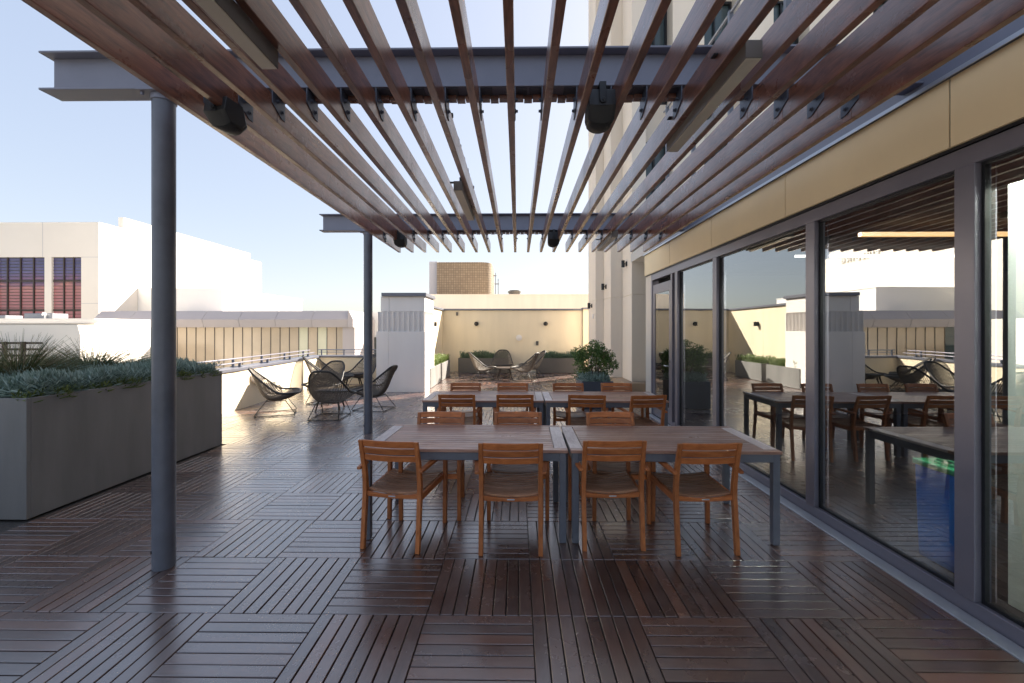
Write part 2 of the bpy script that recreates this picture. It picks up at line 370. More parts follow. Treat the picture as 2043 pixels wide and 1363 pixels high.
for k in range(20):
    x = -.0458 + .2335 * (k - 9) + ru(-.004, .004)
    b = MB()
    for (y0, y1) in ((-1.6, 2.945), (2.949, 7.80)):
        zz = 3.078
        for t in (0,):
            pts = []
            for yy in (y0, y1):
                z0 = zz + sz(yy); z1 = z0 + SH
                c = .003
                pts.append([(x-ST/2+c, yy, z0), (x+ST/2-c, yy, z0), (x+ST/2, yy, z0+c), (x+ST/2, yy, z1), (x-ST/2, yy, z1), (x-ST/2, yy, z0+c)])
            b.add(pts[0] + pts[1], [(j, (j+1) % 6, 6+(j+1) % 6, 6+j) for j in range(6)] + [(5,4,3,2,1,0), (6,7,8,9,10,11)])
    so = b.build('slat', M['slat'], perg)
    side = 1 if k <= 9 else -1
    for y in YB[1:]:
        zt = 3.078 + sz(y) + SH + .016 + (-.02 if y > 6 else .020)
        xf = x + side * (ST/2)
        p = MB(); xa, xb = sorted((xf, xf + side*.006))
        y0 = y - .08; y1 = y + .08
        poly = [(y0, zt), (y1, zt), (y1, zt-.155), (y1-.045, zt-.155), (y0, zt-.095)]
        p.prism(poly, xa, xb, 'X')
        xc, xd = sorted((xf, xf + side*.085)); p.box(xc, xd, y0+.02, y1-.0, zt-.002, zt+.005)
        for (dy, dz) in ((-.02, -.06), (.035, -.11)):
            p.tube([(xf, y+dy, zt+dz), (xf+side*.022, y+dy, zt+dz)], .010, 6)
            p.tube([(xf, y+dy, zt+dz), (xf+side*.010, y+dy, zt+dz)], .015, 12)
        p.build('bracket', M['bracket'], so, bevel=.0015)
# spacer timber blocks seated under each beam between the slats
for y in YB[1:]:
    for k in range(19):
        x = -.0458 + .2335 * (k - 8.5); b = MB()
        for j in range(3):
            zt = ZB + sz(y) - .004 + (-.02 if y > 6 else .022); b.box(x-.085+j*.06, x-.03+j*.06, y+.02+.01*(j % 2), y+.07, zt-.030-.006*(j % 2), zt)
        if k % 1 == 0: b.build('spacer', M['slat'], perg)

lamp_specs = [((-1.275, 1.06), 'long grey linear lamp under the pergola at the upper left of the photo', 0),
              ((1.185, 2.17), 'grey linear lamp hanging beside the near beam on the right of the pergola', 1),
              ((-.578, 4.16), 'slim linear lamp hanging between slats midway to the far beam', 2),
              ((1.40, 6.2), 'small far linear lamp tucked by the far beam near the tower', 3)]
def make_lamp():
    t = thing('linear_lamp', lamp_specs[0][1], 'lamp', (lamp_specs[0][0][0], lamp_specs[0][0][1], 3.0), 0, 'linear lamps hung under the pergola')
    b = MB(); b.box(-.043, .043, 0, 1.14, .004, .095); b.build('housing', M['lampbody'], t, bevel=.002)
    b = MB(); b.box(-.038, .038, .006, 1.134, 0, .0045); b.build('diffuser', M['lens'], t)
    for y in (.22, .92):
        b = MB(); b.box(-.012, .012, y-.025, y+.025, .095, .20); b.box(-.11, .012, y-.02, y+.02, .15, .158); b.build('hanger', M['black'], t)
    return t
lamp0 = make_lamp()
for i, ((x, y), lab, _) in enumerate(lamp_specs):
    if i: dup(lamp0, (x, y, 3.0 + sz(y)), 0, lab)
lamp0.location.z = 2.985

def make_speaker():
    t = thing('speaker', '', 'speaker', (0,0,0), 0, 'black speakers hung under the pergola')
    # body: prism with bulging front, profile in Y-Z extruded along X
    b = MB(); n = 9; secs = []
    for i in range(n + 1):
        a = -1 + 2 * i / n; x = a * .10
        bul = math.sqrt(max(0, 1 - (a * .92) ** 2))
        yf = .06 + .12 * bul; zb = -.05 - .06 * bul
        secs.append([(x, -.10, .13), (x, -.12, .0), (x, -.05, zb), (x, yf * .6, zb + .005), (x, yf, -.02), (x, .05 + .05 * bul, .13)])
    m = 6; vs = [p for s_ in secs for p in s_]; fs = []
    for i in range(n):
        for j in range(m): fs.append((i*m+j, i*m+(j+1) % m, (i+1)*m+(j+1) % m, (i+1)*m+j))
    fs += [tuple(range(m)), tuple(range(n*m, n*m+m))[::-1]]
    b.add(vs, fs); b.build('body', M['plast'], t, smooth='auto', bevel=.004, angle=35)
    g_ = MB(); vs = []
    for i in range(n + 1):
        a = -.9 + 1.8 * i / n; x = a * .10; bul = math.sqrt(max(0, 1 - (a * .92) ** 2)); yf = .06 + .12 * bul; zb = -.05 - .06 * bul
        vs += [(x, -.045, zb-.005), (x, yf*.6, zb-.004), (x, yf+.004, -.022)]
    fs = []
    for i in range(n):
        for j in range(2): fs.append((i*3+j, i*3+j+1, (i+1)*3+j+1, (i+1)*3+j))
    g_.add(vs, fs); go = g_.build('grille', M['grille'], t, smooth=True)
    md = go.modifiers.new('s', 'SOLIDIFY'); md.thickness = .004
    br = MB(); br.box(-.025, .025, -.128, -.122, -.01, .17); br.tube([(0, -.122, .03), (0, -.14, .03)], .022, 14); br.tube([(0, -.14, .03), (0, -.146, .03)], .009, 8)
    br.box(-.025, .025, -.128, .05, .165, .172)
    br.build('mounting_bracket', M['black'], t, bevel=.002)
    return t
sp0 = make_speaker()
spk = [((.545, 2.86, 3.085), 0, 'black speaker hanging between slats at the near beam right of centre'),
       ((-1.93, 2.82, 3.05), R(-8), 'black speaker below the leftmost slats beside the near post'),
       ((.565, 6.8, 3.06), 0, 'far black speaker hanging right of centre at the far beam'),
       ((-1.86, 6.8, 3.06), 0, 'far black speaker under the leftmost slats near the far post')]
for i, (loc, rz, lab) in enumerate(spk):
    if i == 0: sp0.location = loc; sp0['label'] = lab; sp0.scale = (.86, .86, .86)
    else:
        q = dup(sp0, loc, rz, lab)
        if i == 1: q.scale = (.78, .8, .72)
# black power cords lying on the slats
cb = MB(); pts = [(-1.05 + .01*math.sin(i*1.3), 1.2 + i*.12, 3.262 + .012*math.sin(i*.9)) for i in range(15)]; cb.tube(pts, .009, 6)
tag(cb.build('power_cord', M['black'], smooth=True), 'black power cord lying along the upper left pergola slats', 'cord')
cb = MB(); pts = [(-.50 + .004*math.sin(i*2.1), 3.1 + i*.13, 3.25 + .010*math.sin(i*1.9) + sz(3.1+i*.13)) for i in range(16)]; cb.tube(pts, .006, 6)
for i in range(1, 16, 4): cb.box(pts[i][0]-.012, pts[i][0]+.012, pts[i][1]-.012, pts[i][1]+.012, pts[i][2]-.012, pts[i][2]+.014)
tag(cb.build('power_cord', M['black'], smooth=False), 'thin black cord clipped along a slat beside the midway lamp', 'cord')

# ------------------------------------------------------------------ glazed pavilion on the right
pav = thing('pavilion_building', 'glazed pavilion with tan fascia panels along the right side of the deck', 'building', (2.6,2,0))
def P(mb, name, mat, parent=pav, **k):
    o = mb.build(name, mat, None, **k); o.parent = parent
    root = parent
    mw = Matrix.Translation(-Vector(root.location)) if root.parent is None else Matrix.Translation(-Vector(root.parent.location))
    o.data.transform(mw) if root.parent is None else o.data.transform(mw)
    return o
XG = 2.655; XF = 2.612
YE = 8.80
Ystart = -3.5
# fascia panels
joints = [-3.5, -.55, 1.03, 2.61, 4.19, 5.77, 7.35, YE]
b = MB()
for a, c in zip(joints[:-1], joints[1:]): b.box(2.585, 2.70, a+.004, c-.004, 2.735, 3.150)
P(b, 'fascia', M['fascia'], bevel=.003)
b = MB(); b.box(2.60, 2.72, Ystart, YE-.01, 2.715, 2.733); b.box(2.592, 2.70, Ystart, YE-.002, 2.742, 3.145); P(b, 'fascia_joint', M['black'])
b = MB(); b.box(2.565, 2.76, Ystart, YE+.02, 3.155, 3.168); b.box(2.690, 2.78, Ystart, YE+.02, 3.170, 3.56); b.box(2.67, 2.85, Ystart, YE+.02, 3.562, 3.59)
P(b, 'coping', M['beam'], bevel=.002)
b = MB(); b.box(2.556, 2.5635, Ystart, YE+.02, 3.146, 3.172); P(b, 'drip_edge', M['alum'])
b = MB(); b.box(2.86, 14, Ystart, 10.9, 3.35, 3.55); P(b, 'roof', M['roofing'])
# sill, head, mullions
b = MB(); b.box(2.502, 2.606, Ystart, 7.1, -.02, .006); P(b, 'threshold', M['alum'], bevel=.003)
b = MB(); b.box(XF, 2.72, Ystart, 7.14, -.02, .088); P(b, 'sill', M['frame'], bevel=.003)
b = MB(); b.box(XF, 2.72, Ystart, 8.45, 2.60, 2.712); P(b, 'head_frame', M['frame'], bevel=.003)
mulls = [1.10, 2.545, 3.87, 5.73, 7.11]
for i, y in enumerate(mulls):
    w = .058
    b = MB(); b.box(XF-.006, 2.735, y-w, y+w, .0885, 2.5995); P(b, 'mullion', M['frame'], bevel=.003)
    
edges = [Ystart] + mulls
for a, c in zip(edges[:-1], edges[1:]):
    y0, y1 = a + .062, c - .062
    f = MB(); ring(f, XF+.03, 2.70, y0, y1, .089, 2.599, .017)
    fo = P(f, 'window', M['black'])
    pb = MB(); pb.box(XG, XG+.012, y0+.016, y1-.016, .10, 2.59, 1)
    po = pb.build('pane', [M['glass'], M['glassback']])
    for pl in po.data.polygons:
        pl.material_index = 0 if (pl.normal.x < -.9) else 1
    po.data.transform(Matrix.Translation(-Vector(pav.location))); po.parent = fo
# last narrow side light and the door
b = MB(); b.box(XF, 2.70, 7.17, 7.36, 0, .088); P(b, 'side_light', M['frame'])
b = MB(); b.box(XG, XG+.012, 7.17, 7.30, .09, 2.60, 0); P(b, 'side_pane', M['glass'])
b = MB(); b.box(XF-.004, 2.735, 7.30, 7.37, 0, 2.60); b.box(XF-.004, 2.735, 8.37, 8.45, 0, 2.60); P(b, 'door_frame', M['frame'], bevel=.003)
b = MB(); y0, y1 = 7.375, 8.365
b.box(XF+.008, XF+.05, y0, y0+.11, .02, 2.5); b.box(XF+.008, XF+.05, y1-.11, y1, .02, 2.5); b.box(XF+.008, XF+.05, y0+.11, y1-.11, 2.33, 2.5); b.box(XF+.008, XF+.05, y0+.11, y1-.11, .02, .28)
do = P(b, 'door', M['frame'], bevel=.003)
b = MB(); b.box(XF+.02, XF+.03, y0+.11, y1-.11, .28, 2.33); P(b, 'pane', M['doorglass'], do)
b = MB(); b.tube([(XF+.008, y0+.055, 1.02), (XF-.05, y0+.055, 1.02), (XF-.055, y0+.16, 1.02)], .010, 8); b.tube([(XF+.008, y0+.055, 1.10), (XF-.012, y0+.055, 1.10)], .022, 12); P(b, 'handle', M['chrome'], do, smooth='auto')
b = MB(); b.box(2.612, 2.735, 8.452, YE, 0, 2.714); P(b, 'end_wall', M['stone'])
b = MB(); b.box(2.52, 2.62, 7.15, 8.4, -.02, .006); P(b, 'door_threshold', M['alum'], bevel=.003)
# interior
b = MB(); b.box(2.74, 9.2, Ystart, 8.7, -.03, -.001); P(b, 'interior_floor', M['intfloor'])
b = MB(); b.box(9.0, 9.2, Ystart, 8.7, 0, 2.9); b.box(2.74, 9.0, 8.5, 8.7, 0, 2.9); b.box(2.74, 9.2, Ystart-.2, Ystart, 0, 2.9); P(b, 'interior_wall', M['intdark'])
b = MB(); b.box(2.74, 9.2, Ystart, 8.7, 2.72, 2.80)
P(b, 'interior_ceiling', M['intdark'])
b = MB(); b.box(2.94, 3.24, 1.25, 2.62, 0, 2.715); P(b, 'interior_column', M['intwhite'], bevel=.004)
b = MB(); b.box(3.5, 5.2, 4.42, 4.47, 2.60, 2.64); tag(P(b, 'ceiling_lamp', M['warmlamp']))
b = MB(); b.box(2.77, 2.85, -3.3, 7.0, 2.67, 2.71); P(b, 'added_fill_strip', M['fillstrip'])  # unseen glowing strip added to brighten the column and bin
b = MB(); b.box(2.738, 2.75, -3.45, 7.1, 2.46, 2.719); P(b, 'light_blocker', M['intdark'])  # screen added to keep the strip's light off the deck
b = MB(); b.box(3.7, 5.9, 5.76, 5.79, 2.61, 2.64); P(b, 'ceiling_lamp', M['coollamp'])

# recycling bin inside
bn = thing('recycling_bin', 'blue recycling bin with green lid seen through the glass by the thick mullion', 'bin', (3.02, 3.06, 0)); bn.scale = (.47, .58, 1)
b = MB(); vs = []
for z, s_ in ((0, .86), (.04, .88), (.66, 1.0)):
    for (i, j) in ((-1,-1),(1,-1),(1,1),(-1,1)): vs.append((i*.19*s_, j*.27*s_, z))
b.add(vs, [(0,3,2,1)] + [(k*4+i, k*4+(i+1) % 4, k*4+4+(i+1) % 4, k*4+4+i) for k in (0,1) for i in range(4)] + [(8,9,10,11)])
b.build('body', M['blue'], bn, bevel=.02, seg=3)
b = MB(); b.box(-.205, .205, -.285, .285, .66, .70); lid = b.build('lid', M['green'], bn, bevel=.01, seg=2)
b = MB(); b.tube([(.11*math.cos(a), .13*math.sin(a), .705) for a in [i*math.pi/12 for i in range(24)]], .014, 8, closed=True); b.build('opening_ring', M['green'], lid, smooth=True)
b = MB(); b.cyl((0,0), .10, .700, .703, 24); b.build('opening', M['black'], lid)

# rooftop bits on the pavilion
rl = thing('rooftop_railing', 'tall grey steel railing on the pavilion roof seen through the slats', 'railing', (3.05, 5.4, 3.56))
b = MB()
for z in (2.05, 2.35, 2.62): b.tube([(0, -.6, z), (0, 3.6, z)], .022, 8)
b.build('rail', M['hvac'], rl, smooth='auto')
for y in (-.5, .8, 2.1, 3.4):
    b = MB(); b.box(-.03, .03, y-.03, y+.03, 0, 2.65); b.build('rail_post', M['steel'], rl, bevel=.003)
vp = thing('vent_pipe', 'pale gooseneck vent pipe curving down beside the rooftop railing', 'pipe', (3.0, 6.2, 3.56))
b = MB(); b.tube([(.25, 0, 0), (.25, 0, 2.1)] + [(.125 + .125*math.cos(a), 0, 2.1 + .15*math.sin(a)) for a in [math.pi*i/8 for i in range(1, 9)]] + [(0, 0, 1.98)], .045, 10)
b.build('pipe', M['white2'], vp, smooth='auto')
b = MB(); b.cyl((.25, 0), .075, 0, .03, 16); b.build('base_flange', M['hvac'], vp)

# ------------------------------------------------------------------ tower beyond
tw = thing('tower_building', 'tall cream stone tower with stepped piers behind the pavilion', 'building', (4, 13, 0))
H_T = 34
def piers(segs):
    for (x0, x1, y0, y1) in segs:
        b = MB(); z = .32; 
        hs = [2.55, 5.2, 8.9, 12.6, 16.3, 20, 23.7, 27.4, 31, H_T]
        for h in hs:
            b.box(x0, x1, y0, y1, z, h - .012); z = h
        b.box(x0+.015, x1, y0+.015, y1-.0, .32, H_T - .1)
        P(b, 'pier', M['stone'], tw, bevel=.006)
piers([(2.91, 3.27, 11.0, 14.0), (2.59, 2.908, 12.0, 14.0), (2.35, 2.588, 13.0, 14.3)])
piers([(3.95, 4.75, 11.0, 13.0), (5.65, 6.5, 11.0, 13), (7.4, 9.0, 11.0, 13), (9.9, 18, 11.0, 13)])
b = MB(); b.box(3.2, 40, 11.62, 14.4, 0, H_T-1); b.box(2.45, 3.2, 14.02, 14.38, 0, H_T-1); b.box(2.6, 40, 14.39, 15.5, 0, H_T-1); P(b, 'wall', M['stone'], tw)
for (x0, x1) in ((3.27, 3.95), (4.75, 5.65), (6.5, 7.4), (9.0, 9.9)):
    for z in (3.9, 7.6, 11.3, 15.0, 18.7, 22.4):
        b = MB(); b.box(x0+.002, x0+.05, 11.42, 11.52, z, z+2.7); b.box(x1-.05, x1-.002, 11.42, 11.52, z, z+2.7); b.box(x0+.05, x1-.05, 11.42, 11.52, z, z+.05); b.box(x0+.05, x1-.05, 11.42, 11.52, z+2.65, z+2.7); b.box((x0+x1)/2-.02, (x0+x1)/2+.02, 11.43, 11.5, z+.05, z+2.65)
        wo = P(b, 'window', M['black'], tw)
        b = MB(); b.box(x0+.03, x1-.03, 11.50, 11.515, z+.03, z+2.67); P(b, 'pane', M['darkglass'], wo)
        b = MB(); b.box(x0, x1, 11.40, 11.60, z+2.705, z+3.68); P(b, 'spandrel', M['stone'], tw)
b = MB(); b.box(2.66, 3.27, 10.70, 14.3, 0, .318); b.box(2.28, 2.655, 12.8, 14.4, 0, .318); b.box(3.272, 18, 10.75, 11.6, 0, .318); P(b, 'plinth', M['plinth'], tw, bevel=.004)
tl = thing('wall_lantern', 'small black lamp on a bracket on the tower pier above the shrub', 'lamp', (2.59, 12.6, 2.9), 0, 'small black wall lamps')
b = MB(); b.box(-.03, 0, -.05, .05, -.06, .06); b.build('back_plate', M['black'], tl)
b = MB(); b.cyl((-.10, 0), .045, -.09, .09, 16); b.box(-.10, -.02, -.012, .012, -.012, .012); b.build('lamp_body', M['black'], tl, bevel=.002)
dup(tl, (2.91, 11.5, 2.95+.45), 0, 'small black lamp on the tower pier just left of the fascia end')
dup(tl, (2.35, 13.6, 2.75-.55+.2), 0, 'small black lamp on the farthest edge of the tower')
ab = MB(); ab.box(2.36-.045, 2.348, 13.25, 13.40, 1.98, 2.13); tag(ab.build('strobe_alarm', M['stuccow'], bevel=.01), 'small pale alarm box on the tower pier edge above the far planter', 'alarm box')

# ------------------------------------------------------------------ alcove walls
def panelwall(name, label, cat, pts, z0, z1, mat, th, joints_, capw=None, capmat=None, capz=None, loc=None):
    pass
BW = 16.9
t = thing('alcove_wall', 'shaded cream back wall of the alcove with a grey metal cap', 'wall', (0, BW, 0))
b = MB(); b.box(-2.95, .028, BW, BW+.3, 0, 2.40); b.box(.036, 2.55, BW, BW+.3, 0, 2.40); b.box(-2.95, 2.55, BW+.012, BW+.29, 0, 2.39)
P(b, 'wall_face', M['stucco'], t)
b = MB(); b.box(2.552, 3.0, BW-.12, BW+.3, 0, 2.44); P(b, 'wall_return', M['stucco'], t)
b = MB(); b.box(-3.3, 2.53, BW-.06, BW+.36, 2.402, 2.47); b.box(2.532, 3.05, BW-.18, BW+.36, 2.442, 2.51); P(b, 'wall_cap', M['cap'], t, bevel=.003)
t = thing('side_wall', 'sunlit cream side wall running from the white pillar to the alcove corner', 'wall', (-3.1, 14, 0))
b = MB(); b.box(-3.25, -2.952, 12.5, 14.6, 0, 2.40); b.box(-3.25, -2.952, 14.608, 17.2, 0, 2.40); b.box(-3.24, -2.962, 12.5, 17.2, 0, 2.39); P(b, 'wall_face', M['stucco'], t)
b = MB(); b.box(-3.31, -2.90, 12.5, 16.82, 2.402, 2.47); P(b, 'wall_cap', M['cap'], t, bevel=.003)
# pillar with flutes
t = thing('fluted_pillar', 'white square pillar with a fluted band and grey cap at the deck edge', 'pillar', (-3.08, 11.9, 0))
X0, X1, Y0, Y1 = -3.73, -2.44, 11.30, 12.55
b = MB(); xs = -3.405
b.box(X0, xs-.004, Y0, Y1, 0, 1.60); b.box(xs+.004, X1, Y0, Y1, 0, 1.60); b.box(X0+.01, X1-.01, Y0+.01, Y1-.01, 0, 1.59); P(b, 'shaft', M['stuccow'], t, bevel=.005)
b = MB(); b.box(X0+.10, xs-.004, Y0+.06, Y1-.02, 2.13, 2.53); b.box(xs+.004, X1-.02, Y0+.06, Y1-.02, 2.13, 2.53); b.box(X0+.12, X1-.03, Y0+.075, Y1-.03, 2.12, 2.53); P(b, 'upper_block', M['stuccow'], t, bevel=.005)
poly = []; n = 9; w = (X1 - X0 - .06) / n
for i in range(n):
    xa = X0 + .04 + i*w
    for j in range(7):
        a = math.pi * j / 6; poly.append((xa + w*.5 - w*.46*math.cos(a), Y0 - .0 + .085*math.sin(a)**.8 if j not in (0, 6) else Y0))
polyR = []
for i in range(8):
    ya = Y0 + .02 + i*.15
    for j in range(7):
        a = math.pi*j/6; polyR.append((X1 - .005 - (.07*math.sin(a)**.8 if j not in (0,6) else 0), ya + .075 - .069*math.cos(a)))
poly = poly + polyR + [(X1-.005, Y1-.01), (X0+.04, Y1-.01)]
b = MB(); b.prism(poly, 1.602, 2.118); P(b, 'fluted_band', M['stuccow'], t, smooth='auto', angle=50)
b = MB(); b.box(X0+.14, X1+.03, Y0-.02, Y1+.02, 2.532, 2.62); P(b, 'cap', M['cap'], t, bevel=.004)

# parapet (left) : slightly splayed
def wallx(y): return -5.75 - max(0, (y - 8.8)) * .07
t = thing('side_parapet', 'low cream parapet with grey coping along the left edge of the deck', 'parapet', (-5.9, 5, 0))
b = MB(); ys = [-3.5, 1.0, 4.0, 7.05, 8.9, 10.9, 13.0]
for a, c in zip(ys[:-1], ys[1:]):
    a2 = a + .006; xa, xc = wallx(a2), wallx(c)
    b.prism([(xa, a2), (xc, c), (xc-.28, c), (xa-.28, a2)], 0, .80)
b.prism([(wallx(-3.5)-.012, -3.5), (wallx(8.8)-.012, 8.8), (wallx(13)-.012, 13), (wallx(13)-.26, 13), (wallx(8.8)-.26, 8.8), (wallx(-3.5)-.26, -3.5)], 0, .79)
P(b, 'wall_face', M['stucco'], t)
b = MB(); b.prism([(wallx(-3.5)+.03, -3.5), (wallx(8.8)+.03, 8.8), (wallx(13)+.03, 12.97), (wallx(13)-.34, 12.97), (wallx(8.8)-.34, 8.8), (wallx(-3.5)-.34, -3.5)], .802, .86); P(b, 'coping', M['cap'], t, bevel=.003)
t = thing('end_parapet', 'low cream parapet crossing behind the lounge chairs up to the fluted pillar', 'parapet', (-4.9, 13, 0))
b = MB(); b.box(-6.33, -4.6, 13.0, 13.28, 0, .80); b.box(-4.592, -3.252, 13.0, 13.28, 0, .80); b.box(-6.3, -3.26, 13.01, 13.27, 0, .79); P(b, 'wall_face', M['stucco'], t)
b = MB(); b.box(-6.40, -3.252, 12.972, 13.33, .802, .86); P(b, 'coping', M['cap'], t, bevel=.003)
t = thing('parapet_railing', 'low pipe railing with two rails on the left parapet coping', 'railing', (-6.0, 5, .86))
b = MB()
for z, dx in ((.915+.0, -.06), (.985, -.20)):
    pass
for z, dx in ((.955, -.10), (1.03, -.24)):
    b.tube([(wallx(y)+dx, y, z) for y in (-3.5, 8.8, 12.9)], .015, 8)
P(b, 'rail', M['frame'], t, smooth='auto')
for y in [-2.5+i*1.15 for i in range(14)]:
    if y > 12.9: break
    b = MB(); x = wallx(y)
    b.bar((x-.10, y, .86), (x-.10, y, .95), .05, .025); b.bar((x-.24, y, .86), (x-.24, y, 1.02), .05, .025); b.box(x-.28, x-.06, y-.03, y+.03, .8605, .872)
    P(b, 'stanchion', M['bracket'], t)
t = thing('end_railing', 'low pipe railing on the parapet beside the fluted pillar', 'railing', (-4.9, 13.2, .86))
b = MB(); b.tube([(-6.15, 13.2, 1.03), (-3.26, 13.2, 1.03)], .016, 8); b.tube([(-6.15, 13.2, .955), (-3.26, 13.2, .955)], .010, 8); P(b, 'rail', M['hvac'], t, smooth='auto')
for x in (-6.05, -5.35, -4.65, -3.95, -3.4):
    b = MB(); b.box(x-.015, x+.015, 13.18, 13.22, .861, 1.04); P(b, 'stanchion', M['bracket'], t)
# wedge wall lamp on parapet
t = thing('wall_sconce', 'cream half round wall sconce low on the sunlit parapet', 'lamp', (-5.77, 9.45, .56))
b = MB(); n = 12
vs = []
for (z, s_) in ((.10, 1), (.02, 1), (-.05, .75), (-.09, .35)):
    for i in range(n+1):
        a = -math.pi/2 + math.pi*i/n; vs.append((.13*s_*math.cos(a), .23*s_*math.sin(a), z))
fs = []
for k in range(3):
    for i in range(n): fs.append((k*(n+1)+i, k*(n+1)+i+1, (k+1)*(n+1)+i+1, (k+1)*(n+1)+i))
fs += [tuple(range(n+1)), tuple(3*(n+1)+i for i in range(n+1))[::-1]]
b.add(vs, fs); b.build('shade', M['stuccow'], t, smooth='auto')

# round wall lamps, alarm, boxes on back wall
def round_sconce(loc, rz, lab, first=None):
    if first: return dup(first, loc, rz, lab)
    t = thing('round_sconce', lab, 'lamp', loc, rz, 'black wall lamps in the alcove')
    b = MB(); b.tube([(0,0,0),(0,-.02,0)], .085, 20); b.build('back_plate', M['black'], t, bevel=.003)
    b = MB(); b.tube([(0,-.02,0),(0,-.10,0)], .02, 8); b.tube([(0,-.10,-.075),(0,-.10,.075)], .05, 16); b.build('lamp_body', M['black'], t, bevel=.003)
    return t
s0 = round_sconce((-1.62, BW, 1.88), 0, 'round black lamp on the left half of the alcove back wall')
round_sconce((1.10, BW, 1.88), 0, 'round black lamp on the right half of the alcove back wall', s0)
round_sconce((-2.952, 14.9, 1.84), R(90), 'black lamp on the alcove side wall near the corner', s0)
round_sconce((-2.952, 13.0, 1.84), R(90), 'black lamp on the alcove side wall close behind the fluted pillar', s0)
b = MB(); b.tube([(.055, BW, 1.33), (.055, BW-.04, 1.33)], .12, 20); b.tube([(.055, BW-.04, 1.33), (.055, BW-.06, 1.33)], .06, 14); tag(b.build('wall_bell', M['stuccow'], bevel=.004), 'round white bell on the joint of the alcove back wall', 'bell')
b = MB(); b.box(.72, .82, BW-.03, BW-.001, 1.03, 1.20); tag(b.build('outlet_box', M['vent'], bevel=.004), 'small grey outlet box on the right half of the back wall', 'outlet box')
b = MB(); b.box(-2.42, -2.34, BW-.05, BW-.001, 2.20, 2.34); tag(b.build('sensor_box', M['vent'], bevel=.004), 'small grey box high on the back wall near the corner', 'sensor box')

# ------------------------------------------------------------------ far buildings
wb = thing('white_building', 'tall windowed white building standing far left beyond the parapet', 'building', (-45, 45, 0))
WX, WY = -36.0, 36.5
b = MB(); b.box(-75, WX, WY, WY+2.3, 7.9, 10.9)      # over window
b.box(WX-1.53, WX, WY, WY+.3, -14, 7.9)          # right pier
b.box(WX-4.73, WX-4.12, WY, WY+.3, -14, 7.9)     # pier between windows
b.box(-75, WX-8.92, WY, WY+.3, -14, 7.9)
b.box(-75, WX-.001, WY+.301, WY+2.3, -14, 7.899); b.box(-75, WX, WY+2.3, 60, -14, 10.9); b.box(WX-.45, WX, WY+2.3, 57.5, 10.9, 11.9); b.box(WX-.45, WX, 57.501, 60, 10.9, 11.1)
P(b, 'wall', M['white'], wb)
b = MB(); b.box(WX-4.9, WX-4.87, WY-.004, WY+.1, 7.905, 10.89); P(b, 'joint', M['wing2'], wb)
b = MB(); b.box(WX-1.52, WX-.01, WY-.004, WY+.1, 7.88, 7.905); P(b, 'joint', M['wing2'], wb)
b = MB(); b.box(WX-1.52, WX-.01, WY-.004, WY+.1, 3.9, 3.925); P(b, 'joint', M['wing2'], wb)
for (x0, x1, verts) in ((WX-8.92, WX-4.73, (.8, 1.95, 3.1)), (WX-4.12, WX-1.53, (.95, 1.80))):
    b = MB(); z0, z1 = 2.0, 7.9
    for xx in verts: b.box(x0+xx-.045, x0+xx+.045, WY+.1, WY+.2, z0, z1)
    for zz in (3.35, 5.85): b.box(x0, x1, WY+.12, WY+.19, zz-.06, zz+.06)
    z = z0 + .18
    while z < z1:
        b.box(x0, x1, WY+.14, WY+.18, z-.02, z+.02); z += .27
    wo = P(b, 'window', M['tabledark'], wb)
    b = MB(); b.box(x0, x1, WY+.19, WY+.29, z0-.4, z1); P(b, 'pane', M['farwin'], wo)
# sign : BUILDING
cu = bpy.data.curves.new('sign_lettering', 'FONT'); cu.body = 'BUILDING'; cu.size = 1.0; cu.extrude = .06; cu.space_character = 1.35; cu.resolution_u = 2; cu.align_x = 'LEFT'
so = bpy.data.objects.new('sign_lettering', cu); col.objects.link(so); cu.materials.append(M['white2'])
bpy.context.view_layer.update()
so.rotation_euler = (R(90), 0, R(90)); so.location = (WX+.07, 49.6, 10.1)
dg = bpy.context.evaluated_depsgraph_get(); me = bpy.data.meshes.new_from_object(so.evaluated_get(dg)); mw = so.matrix_basis.copy()
bpy.data.objects.remove(so)
me.transform(Matrix.Translation(-Vector(wb.location)) @ mw)
so = bpy.data.objects.new('sign_lettering', me); col.objects.link(so); so.parent = wb
bb = thing('white_annex', 'plain white lower block attached to the right of the white building', 'building', (-32, 45, 0))
b = MB(); b.box(WX+.01, -27.9, 40.3, 55.4, -14, 5.52); P(b, 'wall', M['white2'], bb)
b = MB(); b.box(WX+.01, -27.85, 40.25, 55.45, 5.522, 5.60); P(b, 'roof_edge', M['white2'], bb)
# wing with overhanging fascia and ribbon glazing
wg = thing('wing_building', 'long low wing with stone fascia and ribbon of beige panes behind the railing', 'building', (-20, 33, 0))
Yw = 33.0
def wx(px): return (px-1021.5)/858*Yw - .013*Yw
def wz(py): return 1.646 + (658-py)/858*Yw
x0, x1 = wx(205)-.2, wx(702)
b = MB()
xs_ = [x0] + [x0 + (x1-x0)*i/7.0 for i in range(1, 8)]
prof = [(Yw-.9, wz(640)+.02), (Yw-.55, wz(619)), (Yw+6, wz(619)), (Yw+6, wz(653)), (Yw-.75, wz(653)+.0)]
prof = [(Yw-.75, wz(653)), (Yw-.95, wz(638)), (Yw-.35, wz(618)-.1), (Yw+8, wz(618)-.1), (Yw+8, wz(653))]
for a, c in zip(xs_[:-1], xs_[1:]): b.prism(prof, a+.02, c-.02, 'X')
prof2 = [(y+.02, z-.02) if y < Yw else (y-.02, z-.02) for y, z in prof]
b.prism([(Yw-.72, wz(653)+.01), (Yw-.92, wz(638)), (Yw-.33, wz(618)-.12), (Yw+7.9, wz(618)-.12), (Yw+7.9, wz(653)+.01)], x0+.03, x1-.03, 'X')
P(b, 'fascia', M['wing'], wg)
